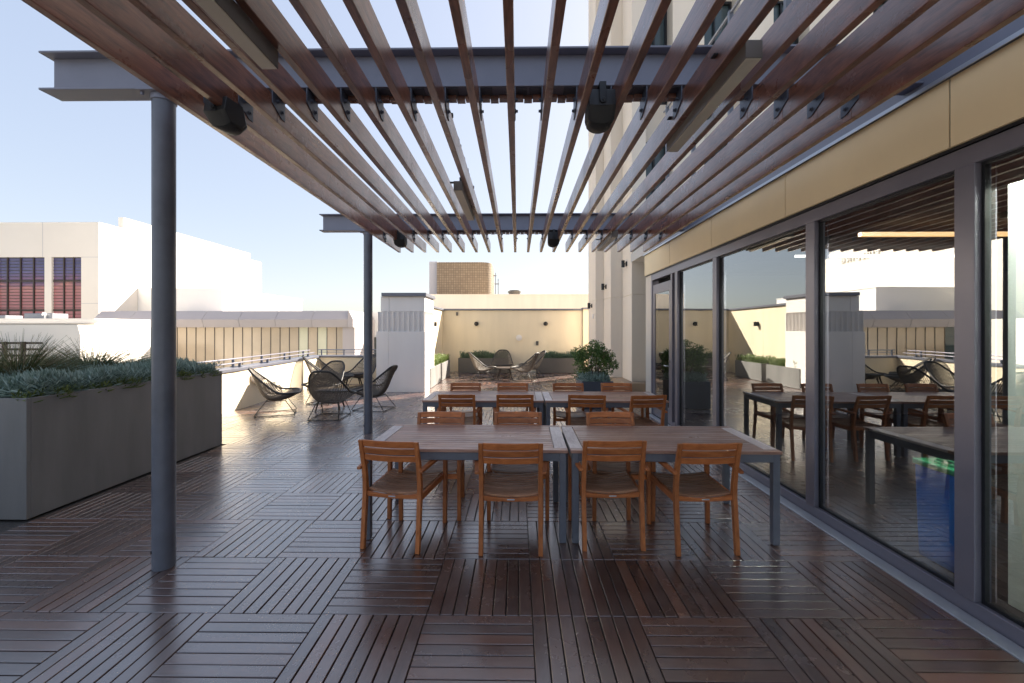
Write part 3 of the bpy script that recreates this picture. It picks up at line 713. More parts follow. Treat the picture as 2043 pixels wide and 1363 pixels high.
b = MB(); b.prism([(x1-.01, wz(653)), (x1+.38, wz(653)), (x1+.38, wz(637)), (x1+.06, wz(618)-.1), (x1-.01, wz(618)-.1)], Yw-.93, Yw+8, 'Y'); P(b, 'end_cap', M['wing'], wg)
b = MB(); b.box(x1-.55, x1+.37, Yw-.55, Yw+7.9, -14, wz(653)-.002); P(b, 'end_pier', M['wing'], wg)
xg0 = wx(346)
n = 18; xe = x1-.56; w = (xe-xg0)/n
for i in range(-1, n):
    a = xg0 + i*w
    b = MB(); b.box(a, a+.035, Yw-.01, Yw+.12, -2.2, wz(653)-.01); wo = P(b, 'window', M['vent'], wg)
    b = MB(); b.box(a+.037, a+w-.002, Yw+.03, Yw+.08, -2.2, wz(653)-.01); P(b, 'pane', M['panelg2'] if i in (13, 15) else M['panelg'], wo)
b = MB(); b.box(x0+1, wx(272), Yw+.1, Yw+8, -14, wz(655)); b.box(x0, xg0, Yw-.2, Yw+.02, -14, -1.4);  P(b, 'wall', M['wing2'], wg)
b = MB(); b.box(wx(274), wx(281), Yw-.1, Yw+.1, -2, wz(653)-.01); b.box(wx(176), wx(300), Yw-1.4, Yw-.3, wz(673), wz(671)); P(b, 'dark_frame', M['vent'], wg)
b = MB(); b.box(wx(282), xg0-w-.02, Yw+.03, Yw+.08, -2, wz(653)-.01); P(b, 'pane', M['darkglass'], wg)
b = MB(); b.box(x0+.5, xe, Yw+.2, Yw+7.8, -14, -2.25); P(b, 'base', M['wing'], wg)
# pale building right of the wing
pb_ = thing('pale_building', 'small pale building with tall windows between the far post and pillar', 'building', (-11, 37, 0))
b = MB(); b.box(-13.2, -7.5, 37, 44, -14, 3.2); P(b, 'wall', M['white2'], pb_)
for x in (-12.7, -11.0, -9.6):
    b = MB(); b.box(x, x+.9, 36.9, 36.995, -2, 1.0); wo = P(b, 'window', M['darkglass'], pb_)
    c_ = MB(); c_.box(x-.05, x, 36.86, 36.995, -2, 1.05); c_.box(x+.44, x+.48, 36.86, 36.899, -2, 1.0); c_.box(x+.9, x+.95, 36.86, 36.995, -2, 1.05); P(c_, 'frame', M['vent'], wo)
# low white roofs at the left
lr = thing('low_roof_building', 'low white roofs with stepped parapets just below the white building', 'building', (-30, 26, 0))
Yl = 26.0
def lx(px): return (px-1021.5)/858*Yl - .013*Yl
def lz(py, Y=26.0): return 1.646 + (658-py)/858*Y
b = MB(); b.box(-60, lx(178), Yl, Yl+4, -14, lz(635)); b.box(-60, lx(190), Yl-.15, Yl-.001, lz(645), lz(637)); P(b, 'upper_roof', M['white'], lr)
b = MB(); b.prism([(-60, -14), (lx(203), -14), (lx(203), lz(668)), (lx(198), lz(649)), (-60, lz(649))], Yl-1.6, Yl-.16, 'Y'); P(b, 'lower_parapet', M['white'], lr)
b = MB()
for i in range(9): b.box(-36+i*1.05, -36+i*1.05+.12, Yl-2.5, Yl-2.3, -3, lz(680))
for zz in (.2, .55, .9): b.box(-36.5, -26.6, Yl-2.32, Yl-2.25, zz-.06, zz+.06)
P(b, 'trellis', M['tabledark'], lr)
b = MB(); b.box(-31, -29.2, Yl+.6, Yl+1.6, lz(635)+.001, lz(624)); b.box(-34, -32.2, Yl+.6, Yl+1.6, lz(635)+.001, lz(628)); P(b, 'roof_unit', M['hvac'], lr, bevel=.03)
b = MB(); b.tube([(lx(58), Yl+.5, lz(636)), (lx(58), Yl+.5, lz(624)), (lx(54), Yl+.5, lz(623)), (lx(52), Yl+.5, lz(628))], .05, 6); P(b, 'vent', M['white2'], lr)
# tiled tower and long beige building behind the alcove
Yt = 60.0
tt = thing('tiled_tower', 'brown tiled rooftop tower with rounded corner rising behind the alcove wall', 'building', (-7, 62, 0))
def qx(px): return (px-1021.5)/858*Yt - .013*Yt
def qz(py): return 1.646 + (658-py)/858*Yt
r_ = 1.6; xa, xb_ = qx(870), qx(980)
poly = [(xa, Yt+8), (xa, Yt+.4)] + [(xa+.4-.4*math.cos(a), Yt+.4-.4*math.sin(a)) for a in [math.pi/8*i for i in range(1, 5)]] + [(xb_-r_+r_*math.sin(a), Yt+r_-r_*math.cos(a)) for a in [math.pi/24*i for i in range(0, 13)]] + [(xb_, Yt+8)]
b = MB(); b.prism(poly, -14, qz(523)); P(b, 'tiled_wall', M['tile'], tt, smooth='auto', angle=40)
b = MB(); b.box(qx(853), xa-.02, Yt+1, Yt+8.2, -14, qz(518)-.1); b.box(xa-.01, qx(897), Yt+6, Yt+8.3, qz(524)+.02, qz(518)); P(b, 'concrete_wall', M['wing2'], tt)
b = MB(); 
for (x, z0_, z1_) in ((xb_+.35, 3, qz(535)), (xb_+.75, 3, qz(548))): b.tube([(x, Yt+5, z0_), (x, Yt+5, z1_)], .06, 6)
b.box(xb_+.2, xb_+.9, Yt+4.9, Yt+5.1, qz(560), qz(558)); b.box(xb_+.0, xb_+.5, Yt+4.9, Yt+5.1, qz(542), qz(540)); P(b, 'antenna', M['hvac'], tt)
lb = thing('beige_building', 'long low beige building seen over the alcove back wall', 'building', (2, 46, 0))
b = MB(); b.box(-12, 10.5, 45, 58, -14, 1.646+70/858*45); b.box(-12, 10.6, 44.95, 45.3, 1.646+69/858*45, 1.646+70.5/858*45+.02); P(b, 'wall', M['stone'], lb)
b = MB(); zc = 1.646+70/858*45
b.cyl((-.35, 47), .62, zc, zc+.35, 20); b.cyl((-.35, 47), .72, zc+.35, zc+.52, 20); b.cyl((-.35, 47), .55, zc+.52, zc+.62, 20); P(b, 'roof_vent', M['vent'], lb)
# a few more distant blocks so that the skyline continues sideways
ob = thing('distant_block', 'pale distant block low on the skyline beyond the wing', 'building', (-60, 120, -14))
b = MB(); b.box(-12, 8, -8, 8, 0, 15.6); b.build('wall', M['white2'], ob); b = MB(); b.box(-12.2, 8.2, -8.2, 8.2, 15.6, 15.9); b.build('roof_edge', M['wing'], ob)

# ------------------------------------------------------------------ planters and plants
def planter(name, label, x0, x1, y0, y1, h, mat, group=None, rim=.035):
    t = thing(name, label, 'planter', ((x0+x1)/2, (y0+y1)/2, 0), 0, group)
    hx, hy = (x1-x0)/2, (y1-y0)/2; z0 = .012
    b = MB(); 
    b.box(-hx, hx, -hy, -hy+rim, z0, h); b.box(-hx, hx, hy-rim, hy, z0, h); b.box(-hx, -hx+rim, -hy+rim, hy-rim, z0, h); b.box(hx-rim, hx, -hy+rim, hy-rim, z0, h)
    b.build('shell', mat, t, bevel=.003)
    b = MB(); b.box(-hx+rim, hx-rim, -hy+rim, hy-rim, z0, h-.06); b.build('soil', M['soil'], t)
    return t
def spindle(mb, p, d, L, w):
    d = Vector(d).normalized(); a = d.orthogonal().normalized(); c = d.cross(a); p = Vector(p)
    m = p + d*L*.55; t = p + d*L
    ring = [m + (a*math.cos(q) + c*math.sin(q))*w for q in (0, 2.094, 4.189)]
    b0 = [p + (a*math.cos(q) + c*math.sin(q))*w*.55 for q in (0, 2.094, 4.189)]
    mb.add(b0 + ring + [t], [(0,1,4,3),(1,2,5,4),(2,0,3,5),(3,4,6),(4,5,6),(5,3,6)])
def succulents(name, label, x0, x1, y0, y1, z, n, hmin, hmax, mat, L=(.07,.12), w=.0075, cat='succulents', leaves=13, lean=None):
    mb = MB()
    for i in range(n):
        x = ru(x0, x1); y = ru(y0, y1)
        cl = .5 + .5*math.sin(x*5.3 + 1.7*math.sin(y*3.1)) * math.cos(y*4.7 + .6)
        h = hmin + (hmax-hmin) * (.35*rnd() + .65*cl)
        # lean outwards at the rim
        lx_, ly_ = ru(-.05,.05), ru(-.05,.05)
        for k in range(leaves):
            tt_ = k/leaves; a = k*2.4 + rnd(); zz = z + h*(.25 + .72*tt_)
            el = .25 + 1.15*tt_**1.5 + ru(-.15,.15)
            d = (math.cos(a)*math.cos(el), math.sin(a)*math.cos(el), math.sin(el))
            spindle(mb, (x + lx_*tt_ + d[0]*.008, y + ly_*tt_ + d[1]*.008, zz), d, ru(*L)*(1.0 - .25*tt_), w*ru(.8,1.2))
    o = mb.build(name, mat, smooth=False); tag(o, label, cat, kind='stuff'); return o
planter('large_planter', 'tall grey rectangular planter in the left foreground with blue succulents', -5.62, -4.22, 3.64, 6.09, 1.055, M['planter'])
succulents('succulent_bed', 'dense blue green succulents filling the tall foreground planter', -5.55, -4.24, 3.68, 6.05, 1.0, 1750, .10, .28, M['senecio'], L=(.055,.105), w=.0058)
succulents('succulent_fringe', 'yellow green young succulent shoots along the rim of the tall planter', -4.33, -4.225, 3.66, 6.07, .985, 120, .05, .13, M['seneciolow'], L=(.05,.09), leaves=9)
def rush(name, label, loc, n, h, spread, group):
    t = thing(name, label, 'grass', loc, 0, group)
    mb = MB(); ms = MB()
    for i in range(n):
        a = ru(0, 2*math.pi); tip = spread*math.sqrt(rnd()); hh = h*ru(.55, 1.0)*(1 - .35*(tip/spread)**2)
        b0 = Vector((.10*rnd()*math.cos(a), .10*rnd()*math.sin(a), 0)); pts = []
        for k in range(5):
            q = k/4; pts.append(b0 + Vector((math.cos(a)*tip*q**1.7, math.sin(a)*tip*q**1.7, hh*q*(1 - .18*q*tip/spread))))
        dst, rr = (mb, [.0032,.0032,.0028,.002,.0008]) if i % 5 else (ms, [.003,.003,.0026,.002,.001])
        dst.tube(pts, rr, 3, caps=False)
        if not i % 5:
            for q in (2.6, 3.1, 3.6):
                k = int(q); p = pts[k].lerp(pts[min(4, k+1)], q-k); dd = Vector((ru(-1,1), ru(-1,1), 1.2)).normalized()
                ms.tube([p, p + dd*ru(.05,.10)], [.0018,.0008], 3, caps=False)
    mb.build('blades', M['grass'], t, smooth=True); ms.build('stems', M['straw'], t, smooth=True)
rush('rush_clump', 'green wispy rush clump at the far left end of the tall planter', (-5.25, 4.45, 1.0), 620, .68, .72, 'rush clumps in the tall planter')
rush('rush_clump', 'smaller straw tinted rush clump behind the succulents nearer the post', (-5.30, 5.30, 1.0), 360, .60, .62, 'rush clumps in the tall planter')

AL = 'low grey planters along the alcove walls'
planter('low_planter', 'low sunlit planter against the side wall just behind the fluted pillar', -2.93, -2.42, 11.9, 13.5, .57, M['planter'], AL)
planter('low_planter', 'low planter against the side wall nearest the alcove corner', -2.93, -2.42, 13.75, 15.4, .57, M['planter'], AL)
planter('low_planter', 'low planter on the left of the alcove back wall', -2.25, -.35, 16.25, 16.85, .57, M['planter_shade'], AL)
planter('low_planter', 'low planter on the right of the alcove back wall behind the shrub', .72, 2.5, 16.25, 16.85, .57, M['planter_shade'], AL)
def herbs(name, label, x0, x1, y0, y1, z, n, h, mat, cat='herbs'):
    mb = MB()
    for i in range(n):
        x = ru(x0, x1); y = ru(y0, y1); cl = .5+.5*math.sin(x*7+2*math.sin(y*6))
        hh = h*(.45+.4*cl+.25*rnd()); lean = (ru(-.25,.25), ru(-.25,.25))
        for k in range(9):
            q = rnd(); a = ru(0, 6.28); p = (x+lean[0]*hh*q, y+lean[1]*hh*q, z+hh*q*.9)
            spindle(mb, p, (math.cos(a)*.6+lean[0], math.sin(a)*.6+lean[1], 1.1), ru(.05,.09), .006)
    tag(mb.build(name, mat), label, cat, kind='stuff')
herbs('herb_bed', 'bright yellow green herbs in the sunlit side planter behind the pillar', -2.90, -2.45, 11.93, 13.47, .5, 420, .30, M['sungreen'])
herbs('herb_bed', 'bright green herbs in the side planter by the alcove corner', -2.90, -2.45, 13.78, 15.37, .5, 420, .30, M['sungreen'])
herbs('herb_bed', 'grey green plants in the left back planter', -2.2, -.4, 16.3, 16.8, .5, 520, .34, M['herbgrey'])
herbs('herb_bed', 'grey green plants in the right back planter', .77, 2.45, 16.3, 16.8, .5, 500, .32, M['herbgrey'])
planter('shrub_planter', 'dark blue grey square planter holding the leafy shrub by the tower', 1.33, 1.98, 8.92, 9.78, .57, M['planterb'])
succulents('succulent_skirt', 'blue succulents spilling round the foot of the leafy shrub', 1.36, 1.95, 8.95, 9.75, .50, 170, .10, .24, M['senecio'], L=(.07,.11), leaves=11)
sh = thing('leafy_shrub', 'round green leafy shrub in the dark planter beside the tower', 'shrub', (1.66, 9.38, .5))
b = MB(); tips = []
for i in range(9):
    a = i*.7 + rnd()*.4; rr = .06; p0 = Vector((rr*math.cos(a), rr*math.sin(a), 0)); R0 = ru(.12,.34); zt = ru(.35,.72)
    p1 = p0 + Vector((R0*.35*math.cos(a), R0*.35*math.sin(a), zt*.5)); p2 = p0 + Vector((R0*math.cos(a), R0*math.sin(a), zt))
    b.tube([p0, p1, p2], [.014,.010,.006], 6)
    for j in range(4):
        a2 = a + ru(-1.3,1.3); st = p1.lerp(p2, ru(.2,1)); en = st + Vector((ru(.1,.24)*math.cos(a2), ru(.1,.24)*math.sin(a2), ru(.0,.2))); b.tube([st, st.lerp(en,.5)+Vector((0,0,.02)), en], [.006,.004,.002], 4)
b.build('trunk', M['bark'], sh, smooth=True)
mb = MB()
clumps = []
for i in range(62):
    a = ru(0,6.283); e = math.asin(ru(-.62,1)); r1 = ru(.55,1.0)
    clumps.append(Vector((.47*r1*math.cos(e)*math.cos(a), .47*r1*math.cos(e)*math.sin(a), .44+.42*r1*math.sin(e) + (.05 if rnd() < .2 else 0))))
for c_ in clumps:
    rc = ru(.07,.14)
    for k in range(85):
        d = Vector((random.gauss(0,1), random.gauss(0,1), random.gauss(0,1))); d.normalize(); p = c_ + d*rc*rnd()**.4
        ax = Vector((d.x+ru(-.6,.6), d.y+ru(-.6,.6), d.z*.6+ru(-.7,.5))).normalized(); sd = ax.orthogonal().normalized()
        sd = (Matrix.Rotation(ru(0,6.28), 3, ax) @ sd); L_ = ru(.035,.058); w_ = L_*.24; nrm = ax.cross(sd)*.004
        mb.add([p, p+ax*L_*.45+sd*w_+nrm, p+ax*L_, p+ax*L_*.45-sd*w_+nrm, p+ax*L_*.5-nrm], [(0,1,4),(1,2,4),(2,3,4),(3,0,4)])
mb.build('crown', M['leaf'], sh)

# ------------------------------------------------------------------ dining furniture
def make_table(loc, rz, label):
    t = thing('dining_table', label, 'table', loc, rz, 'slatted dining tables in two rows')
    Lx, Ly, T = 1.60, .865, .722
    b = MB(); n = 13; w = (Ly - .004) / n
    for i in range(n):
        y = -Ly/2 + .002 + i*w; e = .0
        if i in (0, n-1): b.box(-Lx/2, Lx/2, y+.001, y+w-.002, T-.024, T)
        else: b.box(-Lx/2+.105, Lx/2-.105, y+.002, y+w-.003, T-.022, T-.001)
    b.build('tabletop', M['top'], t, bevel=.0025)
    for s_ in (-1, 1):
        b = MB(); xa, xb2 = sorted((s_*(Lx/2-.001), s_*(Lx/2-.1))); b.box(xa, xb2, -Ly/2+w+.002, Ly/2-w-.003, T-.023, T-.0005); b.build('end_board', M['endb'], t, bevel=.0025)
    b = MB(); zt = T-.025; zb = zt-.062; i_ = .012
    b.box(-Lx/2+i_+.052, Lx/2-i_-.052, -Ly/2+i_, -Ly/2+i_+.03, zb, zt); b.box(-Lx/2+i_+.052, Lx/2-i_-.052, Ly/2-i_-.03, Ly/2-i_, zb, zt)
    b.box(-Lx/2+i_, -Lx/2+i_+.03, -Ly/2+i_+.052, Ly/2-i_-.052, zb, zt); b.box(Lx/2-i_-.03, Lx/2-i_, -Ly/2+i_+.052, Ly/2-i_-.052, zb, zt)
    b.box(-.02, .02, -Ly/2+i_+.03, Ly/2-i_-.03, zb+.02, zt-.001)
    b.build('apron', M['steel'], t, bevel=.003)
    for sx in (-1, 1):
        for sy in (-1, 1):
            b = MB(); xa, xb2 = sorted((sx*(Lx/2-i_), sx*(Lx/2-i_-.052))); ya, yb2 = sorted((sy*(Ly/2-i_), sy*(Ly/2-i_-.052))); b.box(xa, xb2, ya, yb2, .008, zt); b.box(xa+.006, xb2-.006, ya+.006, yb2-.006, .001, .008)
            b.build('leg', M['steel'], t, bevel=.004, seg=2)
    return t
t1 = make_table((-.405, 3.745, 0), R(-1.2), 'near left dining table with weathered slatted top beside the far post')
dup(t1, (1.212, 3.722, 0), R(-.6), 'near right dining table with slatted top closest to the windows')
dup(t1, (-.452, 6.03, 0), R(-.4), 'far left dining table with slatted top in the second row')
dup(t1, (1.160, 6.02, 0), R(0), 'far right dining table in the second row next to the glass door')

def make_chair(label):
    t = thing('dining_chair', label, 'chair', (0,0,0), 0, 'teak armchairs around the dining tables')
    TK = M['teak']; TX_ = M['teakX']; HX = .218
    for s_ in (-1, 1):
        b = MB()   # back leg and upright: one piece bent at the seat
        sec = [(-.285, 0, .036), (-.262, .22, .038), (-.240, .42, .044), (-.243, .50, .042), (-.262, .62, .036), (-.318, .826, .026)]
        vs = []
        for (y, z, d) in sec:
            for (i, j) in ((-1,-1),(1,-1),(1,1),(-1,1)): vs.append((s_*HX + i*.0165, y + j*d/2, z))
        fs = [(0,3,2,1)] + [(k*4+i, k*4+(i+1) % 4, k*4+4+(i+1) % 4, k*4+4+i) for k in range(5) for i in range(4)] + [(20,21,22,23)]
        b.add(vs, fs); b.build('leg', TK, t, bevel=.004, seg=2)
        b = MB(); vs = []
        for (y, z, d) in ((.232, 0, .034), (.240, .25, .036), (.244, .44, .040), (.244, .606, .034)):
            for (i, j) in ((-1,-1),(1,-1),(1,1),(-1,1)): vs.append((s_*.252 + i*.0165, y + j*d/2, z))
        b.add(vs, [(0,3,2,1)] + [(k*4+i, k*4+(i+1) % 4, k*4+4+(i+1) % 4, k*4+4+i) for k in range(3) for i in range(4)] + [(12,13,14,15)]); b.build('leg', TK, t, bevel=.004, seg=2)
        # armrest, slightly curved plank
        b = MB(); vs = []
        for (x, y, z, w) in ((.245, -.300, .604, .030), (.252, -.20, .612, .040), (.264, -.02, .622, .050), (.264, .16, .624, .056), (.258, .275, .618, .050)):
            for (i, j) in ((-1,-1),(1,-1),(1,1),(-1,1)): vs.append((s_*x + i*w/2, y, z + j*.011))
        b.add(vs, [(0,1,2,3)] + [(k*4+i, k*4+(i+1) % 4, k*4+4+(i+1) % 4, k*4+4+i) for k in range(4) for i in range(4)] + [(19,18,17,16)]); b.build('armrest', wood_y, t, bevel=.005, seg=2)
        b = MB(); b.bar((s_*.222, -.222, .392), (s_*.236, .226, .402), .022, .048); b.build('side_rail', wood_y, t, bevel=.003)
    # backrest : three curved slats
    b = MB(); n = 10
    for (z0, z1) in ((.668, .714), (.723, .769), (.778, .828)):
        vs = []
        for i in range(n+1):
            a = -1 + 2*i/n; x = a*(HX-.0165); cv = -.022*(1-a*a)
            for z, th in ((z0, 0), (z1, 0)):
                yb = -.262 - (z-.62)*.272 + cv; vs += [(x, yb-.009, z + (.006*(1-a*a) if 0 else 0)), (x, yb+.009, z)]
        fs = []
        for i in range(n):
            o = i*4; q = o+4
            fs += [(o, q, q+2, o+2), (o+1, o+3, q+3, q+1), (o+2, q+2, q+3, o+3), (o, o+1, q+1, q)]
        fs += [(0,2,3,1), (n*4, n*4+1, n*4+3, n*4+2)]
        b.add(vs, fs)
    b.build('backrest', TX_, t, bevel=.003)
    # seat : curved slats
    b = MB(); m = 10; y = -.215
    for k in range(m):
        w = .0378; y1 = y + w; vs = []; half = .208 + .018*(k/m)
        for i in range(9):
            a = -1 + 2*i/8; x = a*half; dz = -.020*(1-a*a) ; base = .432 - .010*math.sin(math.pi*(k+.5)/m) + .006*(k/m)
            vs += [(x, y, base+dz-.015), (x, y1, base+dz-.015), (x, y1, base+dz), (x, y, base+dz)]
        fs = [(0,1,2,3), (35,34,33,32)]
        for i in range(8):
            for j in range(4): fs.append((i*4+j, i*4+(j+1) % 4, i*4+4+(j+1) % 4, i*4+4+j))
        b.add(vs, fs); y = y1 + .0095
    b.build('seat', M['seat'], t, bevel=.002)
    # rails, rear one arched with the maker's plate
    b = MB(); n = 8; vs = []
    for i in range(n+1):
        a = -1 + 2*i/n; x = a*(HX-.0165); dz = -.020*(1-a*a); vs += [(x, -.252, .384+dz*.4), (x, -.228, .384+dz*.4), (x, -.228, .420+dz), (x, -.252, .420+dz)]
    fs = [(0,1,2,3), (n*4+3, n*4+2, n*4+1, n*4)]
    for i in range(n):
        for j in range(4): fs.append((i*4+j, i*4+(j+1) % 4, i*4+4+(j+1) % 4, i*4+4+j))
    b.add(vs, fs); b.build('seat_rail', TX_, t, bevel=.003)
    b = MB(); b.box(-.235, .235, .236, .256, .362, .404); b.build('seat_rail', TX_, t, bevel=.003)
    b = MB(); b.box(-.028, .028, -.2555, -.2525, .388, .398); b.build('plate', M['alum'], t, bevel=.002)
    return t
wood_y = wood('teak_y', (.32, .095, .028), (.52, .175, .055), 'Y', 70, .42, .12, .15, 14, .45)
ch0 = make_chair('')
G = 'teak armchairs around the dining tables'
# positions are the chair centres; facing +Y is rz 0
chairs = [
 (-.905, 3.47, -9, 'teak armchair at the near left table corner, turned slightly, nearest the near post'),
 (-.050, 3.42, 0, 'teak armchair squarely at the near side of the near left table beside the middle legs'),
 (.712, 3.50, 1, 'teak armchair at the near side of the near right table beside the middle legs'),
 (1.375, 3.44, 2.5, 'teak armchair at the near side of the near right table closest to the windows'),
 (-.755, 3.94, 180, 'teak armchair across the near left table, its back showing nearest the far post'),
 (.004, 3.95, 180, 'teak armchair across the near left table, its back showing near the table joint'),
 (.912, 3.95, 180, 'only teak armchair on the far side of the near right table'),
 (-.764, 5.74, -1, 'teak armchair at the near side of the far left table, outermost'),
 (-.038, 5.74, 1, 'teak armchair at the near side of the far left table next to its joint'),
 (.908, 5.72, -7, 'teak armchair at the near side of the far right table, turned a little left'),
 (1.59, 5.70, 9, 'teak armchair at the near side of the far right table closest to the door'),
 (-.795, 6.28, 180, 'teak armchair on the far side of the far left table, outermost'),
 (-.075, 6.28, 180, 'teak armchair on the far side of the far left table near the joint'),
 (.772, 6.28, 180, 'teak armchair on the far side of the far right table near the joint'),
 (1.50, 6.29, 178, 'teak armchair on the far side of the far right table in front of the planter'),
]
for i, (x, y, a, lab) in enumerate(chairs):
    if i == 0: ch0.location = (x, y, .001); ch0.rotation_euler = (0,0,R(a)); ch0['label'] = lab
    else: dup(ch0, (x, y, .001), R(a), lab)

# ------------------------------------------------------------------ woven lounge chairs
def lerp_table(T, v):
    for i in range(len(T)-1):
        if v <= T[i+1][0]:
            a, b = T[i], T[i+1]; q = (v-a[0])/(b[0]-a[0]); q2 = q
            return [a[k] + (b[k]-a[k])*q2 for k in range(1, len(a))]
    return list(T[-1][1:])
def smooth_table(T):
    # Catmull-Rom resample
    out = []; n = len(T)
    for i in range(n-1):
        p0 = T[max(i-1,0)]; p1 = T[i]; p2 = T[i+1]; p3 = T[min(i+2,n-1)]
        for s_ in range(6):
            q = s_/6; out.append(tuple(.5*((2*p1[k]) + (-p0[k]+p2[k])*q + (2*p0[k]-5*p1[k]+4*p2[k]-p3[k])*q*q + (-p0[k]+3*p1[k]-3*p2[k]+p3[k])*q**3) for k in range(len(p1))))
    out.append(T[-1]); return out
# v, half width, rim y, rim z, spine y, spine z   (facing +Y)
TB = smooth_table([(0, .02, -.47, .905, -.47, .905), (.06, .14, -.455, .89, -.46, .87), (.16, .235, -.375, .80, -.415, .77), (.32, .305, -.215, .655, -.345, .60), (.48, .355, -.055, .515, -.265, .42),
      (.60, .395, .075, .445, -.15, .295), (.74, .405, .215, .435, .05, .275), (.88, .34, .34, .435, .24, .325), (.96, .20, .395, .425, .355, .39), (1, .03, .41, .415, .41, .41)])
def shell(u, v):
    hw, ry, rz_, sy, sz_ = lerp_table(TB, v)
    k = abs(u)**2.4
    return Vector((hw*u, sy + (ry-sy)*k, sz_ + (rz_-sz_)*k))
def make_lounge(label):
    t = thing('lounge_chair', label, 'lounge chair', (0,0,0), 0, 'woven lounge chairs')
    b = MB()
    xs = [(-.39 + .78*i/34) for i in range(35)]
    for x in xs:
        pts = []
        for j in range(45):
            v = j/44; hw = lerp_table(TB, v)[0]
            if abs(x) <= hw: pts.append(shell(x/hw, v))
        if len(pts) > 2: b.tube(pts, .0078, 4, caps=False)
    for v in [.10, .2, .3, .4, .5, .58, .66, .74, .82, .90]:
        b.tube([shell(-1+2*i/16, v) + Vector((0,0,-.004)) for i in range(17)], .004, 4, caps=False)
    b.build('woven_shell', M['wicker'], t, smooth=True)
    b = MB(); left = [shell(-1, j/40) for j in range(41)]; right = [shell(1, 1-j/40) for j in range(41)]
    b.tube(left + right[1:-1], .019, 8, closed=True); b.build('rim', M['wickerrim'], t, smooth=True)
    b = MB(); r = .008
    for s_ in (-1, 1):
        b.tube([(s_*.20, -.17, .285), (s_*.27, -.36, .03), (s_*.275, -.34, .012), (s_*.275, .30, .012), (s_*.27, .33, .03), (s_*.22, .16, .285)], r, 6)
        b.tube([(s_*.20, -.17, .285), (s_*.22, .16, .285)], r, 6)
    for (y, z) in ((-.17, .285), (.16, .285)): b.tube([(-.21, y, z), (.21, y, z)], r, 6)
    b.tube([(-.27, -.35, .012), (.27, -.35, .012)], r, 6); b.tube([(-.27, .31, .012), (.27, .31, .012)], r, 6)
    b.build('wire_base', M['black'], t, smooth=True)
    return t
def make_coffee(label, loc, rz=0):
    t = thing('coffee_table', label, 'table', loc, rz, 'round low tables between lounge chairs')
    b = MB(); b.tube([(0,0,.365), (0,0,.39)], .34, 36); b.build('tabletop', M['tabledark'], t, bevel=.006, seg=2)
    for i in range(4):
        a = math.pi/4 + i*math.pi/2; b = MB(); b.tube([(.20*math.cos(a), .20*math.sin(a), .366), (.33*math.cos(a), .33*math.sin(a), .002)], [.026, .014], 10); b.build('leg', M['tabledark'], t, smooth='auto')
    return t
lg0 = make_lounge('')
# rz: 0 faces +Y ; -90 faces +X ; 90 faces -X ; 180 faces camera
lounge = [
 (-4.70, 8.35, -66, 'woven lounge chair at the left against the sunlit parapet, facing right'),
 (-3.52, 8.05, 4, 'dark woven lounge chair seen from behind, front of the left group'),
 (-2.98, 8.85, 80, 'woven lounge chair half hidden behind the far post, facing left'),
 (-4.33, 9.65, 172, 'woven lounge chair facing the camera behind the dark one of the left group'),
 (-4.78, 11.3, -55, 'woven lounge chair in the rear of the left group turned to the right'),
 (-4.42, 12.2, 165, 'grey lounge chair standing against the end parapet near the far post'),
 (-5.45, 11.9, -65, 'pale woven lounge chair in the far corner of the two parapets'),
 (-1.15, 14.2, -72, 'woven lounge chair at the left side of the alcove table, facing right'),
 (-.55, 15.25, 178, 'grey lounge chair facing the camera at the back of the alcove table'),
 (.22, 13.95, 68, 'woven lounge chair at the right side of the alcove table, nearest the camera'),
 (.50, 14.95, 105, 'woven lounge chair mostly hidden behind the right alcove chair'),
]
for i, (x, y, a, lab) in enumerate(lounge):
    if i == 0: lg0.location = (x, y, .001); lg0.rotation_euler = (0,0,R(a)); lg0['label'] = lab
    else: dup(lg0, (x, y, .001), R(a), lab)
c0 = make_coffee('round dark low table in the middle of the left lounge group', (-3.88, 8.86, 0), .2)
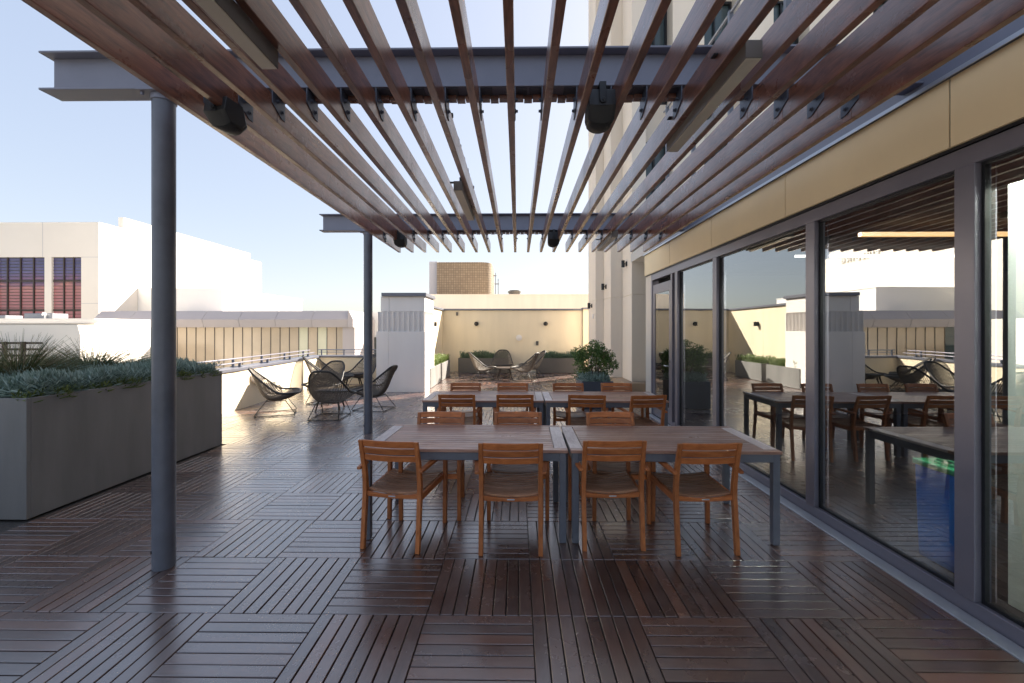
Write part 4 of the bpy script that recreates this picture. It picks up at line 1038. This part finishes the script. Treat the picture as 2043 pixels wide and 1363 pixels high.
dup(c0, (-4.75, 12.35, 0), .5, 'round low table between the rear lounge chairs by the end parapet')
dup(c0, (-.42, 14.35, 0), .1, 'round low table in the middle of the alcove lounge group')

# ------------------------------------------------------------------ light, sky, camera
AZ, EL = 45.5, 35.0    # azimuth from +Y towards +X
w = bpy.data.worlds.new('World'); sc.world = w; w.use_nodes = True
N = w.node_tree.nodes; L = w.node_tree.links; bg = N['Background']
sky = N.new('ShaderNodeTexSky'); sky.sky_type = 'NISHITA'; sky.sun_disc = False
sky.sun_elevation = R(EL); sky.sun_rotation = R(AZ); sky.altitude = 100; sky.air_density = 1.0; sky.dust_density = 1.6; sky.ozone_density = 1.6
gm = N.new('ShaderNodeGamma'); gm.inputs[1].default_value = .30; L.new(sky.outputs[0], gm.inputs[0])   # photographic compression of the sky's range
hs = N.new('ShaderNodeHueSaturation'); hs.inputs['Hue'].default_value = .515; hs.inputs['Saturation'].default_value = 1.5; L.new(gm.outputs[0], hs.inputs['Color'])
L.new(hs.outputs[0], bg.inputs[0]); bg.inputs[1].default_value = .112
sl = bpy.data.lights.new('sun', 'SUN'); sl.energy = 3.7; sl.angle = R(.5); sl.color = (1, .90, .76)
so = bpy.data.objects.new('sun', sl); col.objects.link(so)
d = Vector((math.sin(R(AZ))*math.cos(R(EL)), math.cos(R(AZ))*math.cos(R(EL)), math.sin(R(EL))))
so.rotation_euler = d.to_track_quat('Z', 'Y').to_euler(); so.location = d*30

cam = bpy.data.cameras.new('camera'); co = bpy.data.objects.new('camera', cam); col.objects.link(co); sc.camera = co
co.location = (0, 0, 1.646); co.rotation_euler = (R(90), 0, .013)
cam.sensor_width = 36; cam.lens = 858/2043*36; cam.shift_y = -(681.5-658)/2043; cam.clip_end = 8000; cam.clip_start = .05
sc.view_settings.view_transform = 'Standard'; sc.view_settings.look = 'None'; sc.view_settings.exposure = 2.52; sc.view_settings.gamma = 1
sc.cycles.max_bounces = 8; sc.cycles.transparent_max_bounces = 12; sc.cycles.use_denoising = True; sc.cycles.sample_clamp_indirect = 8
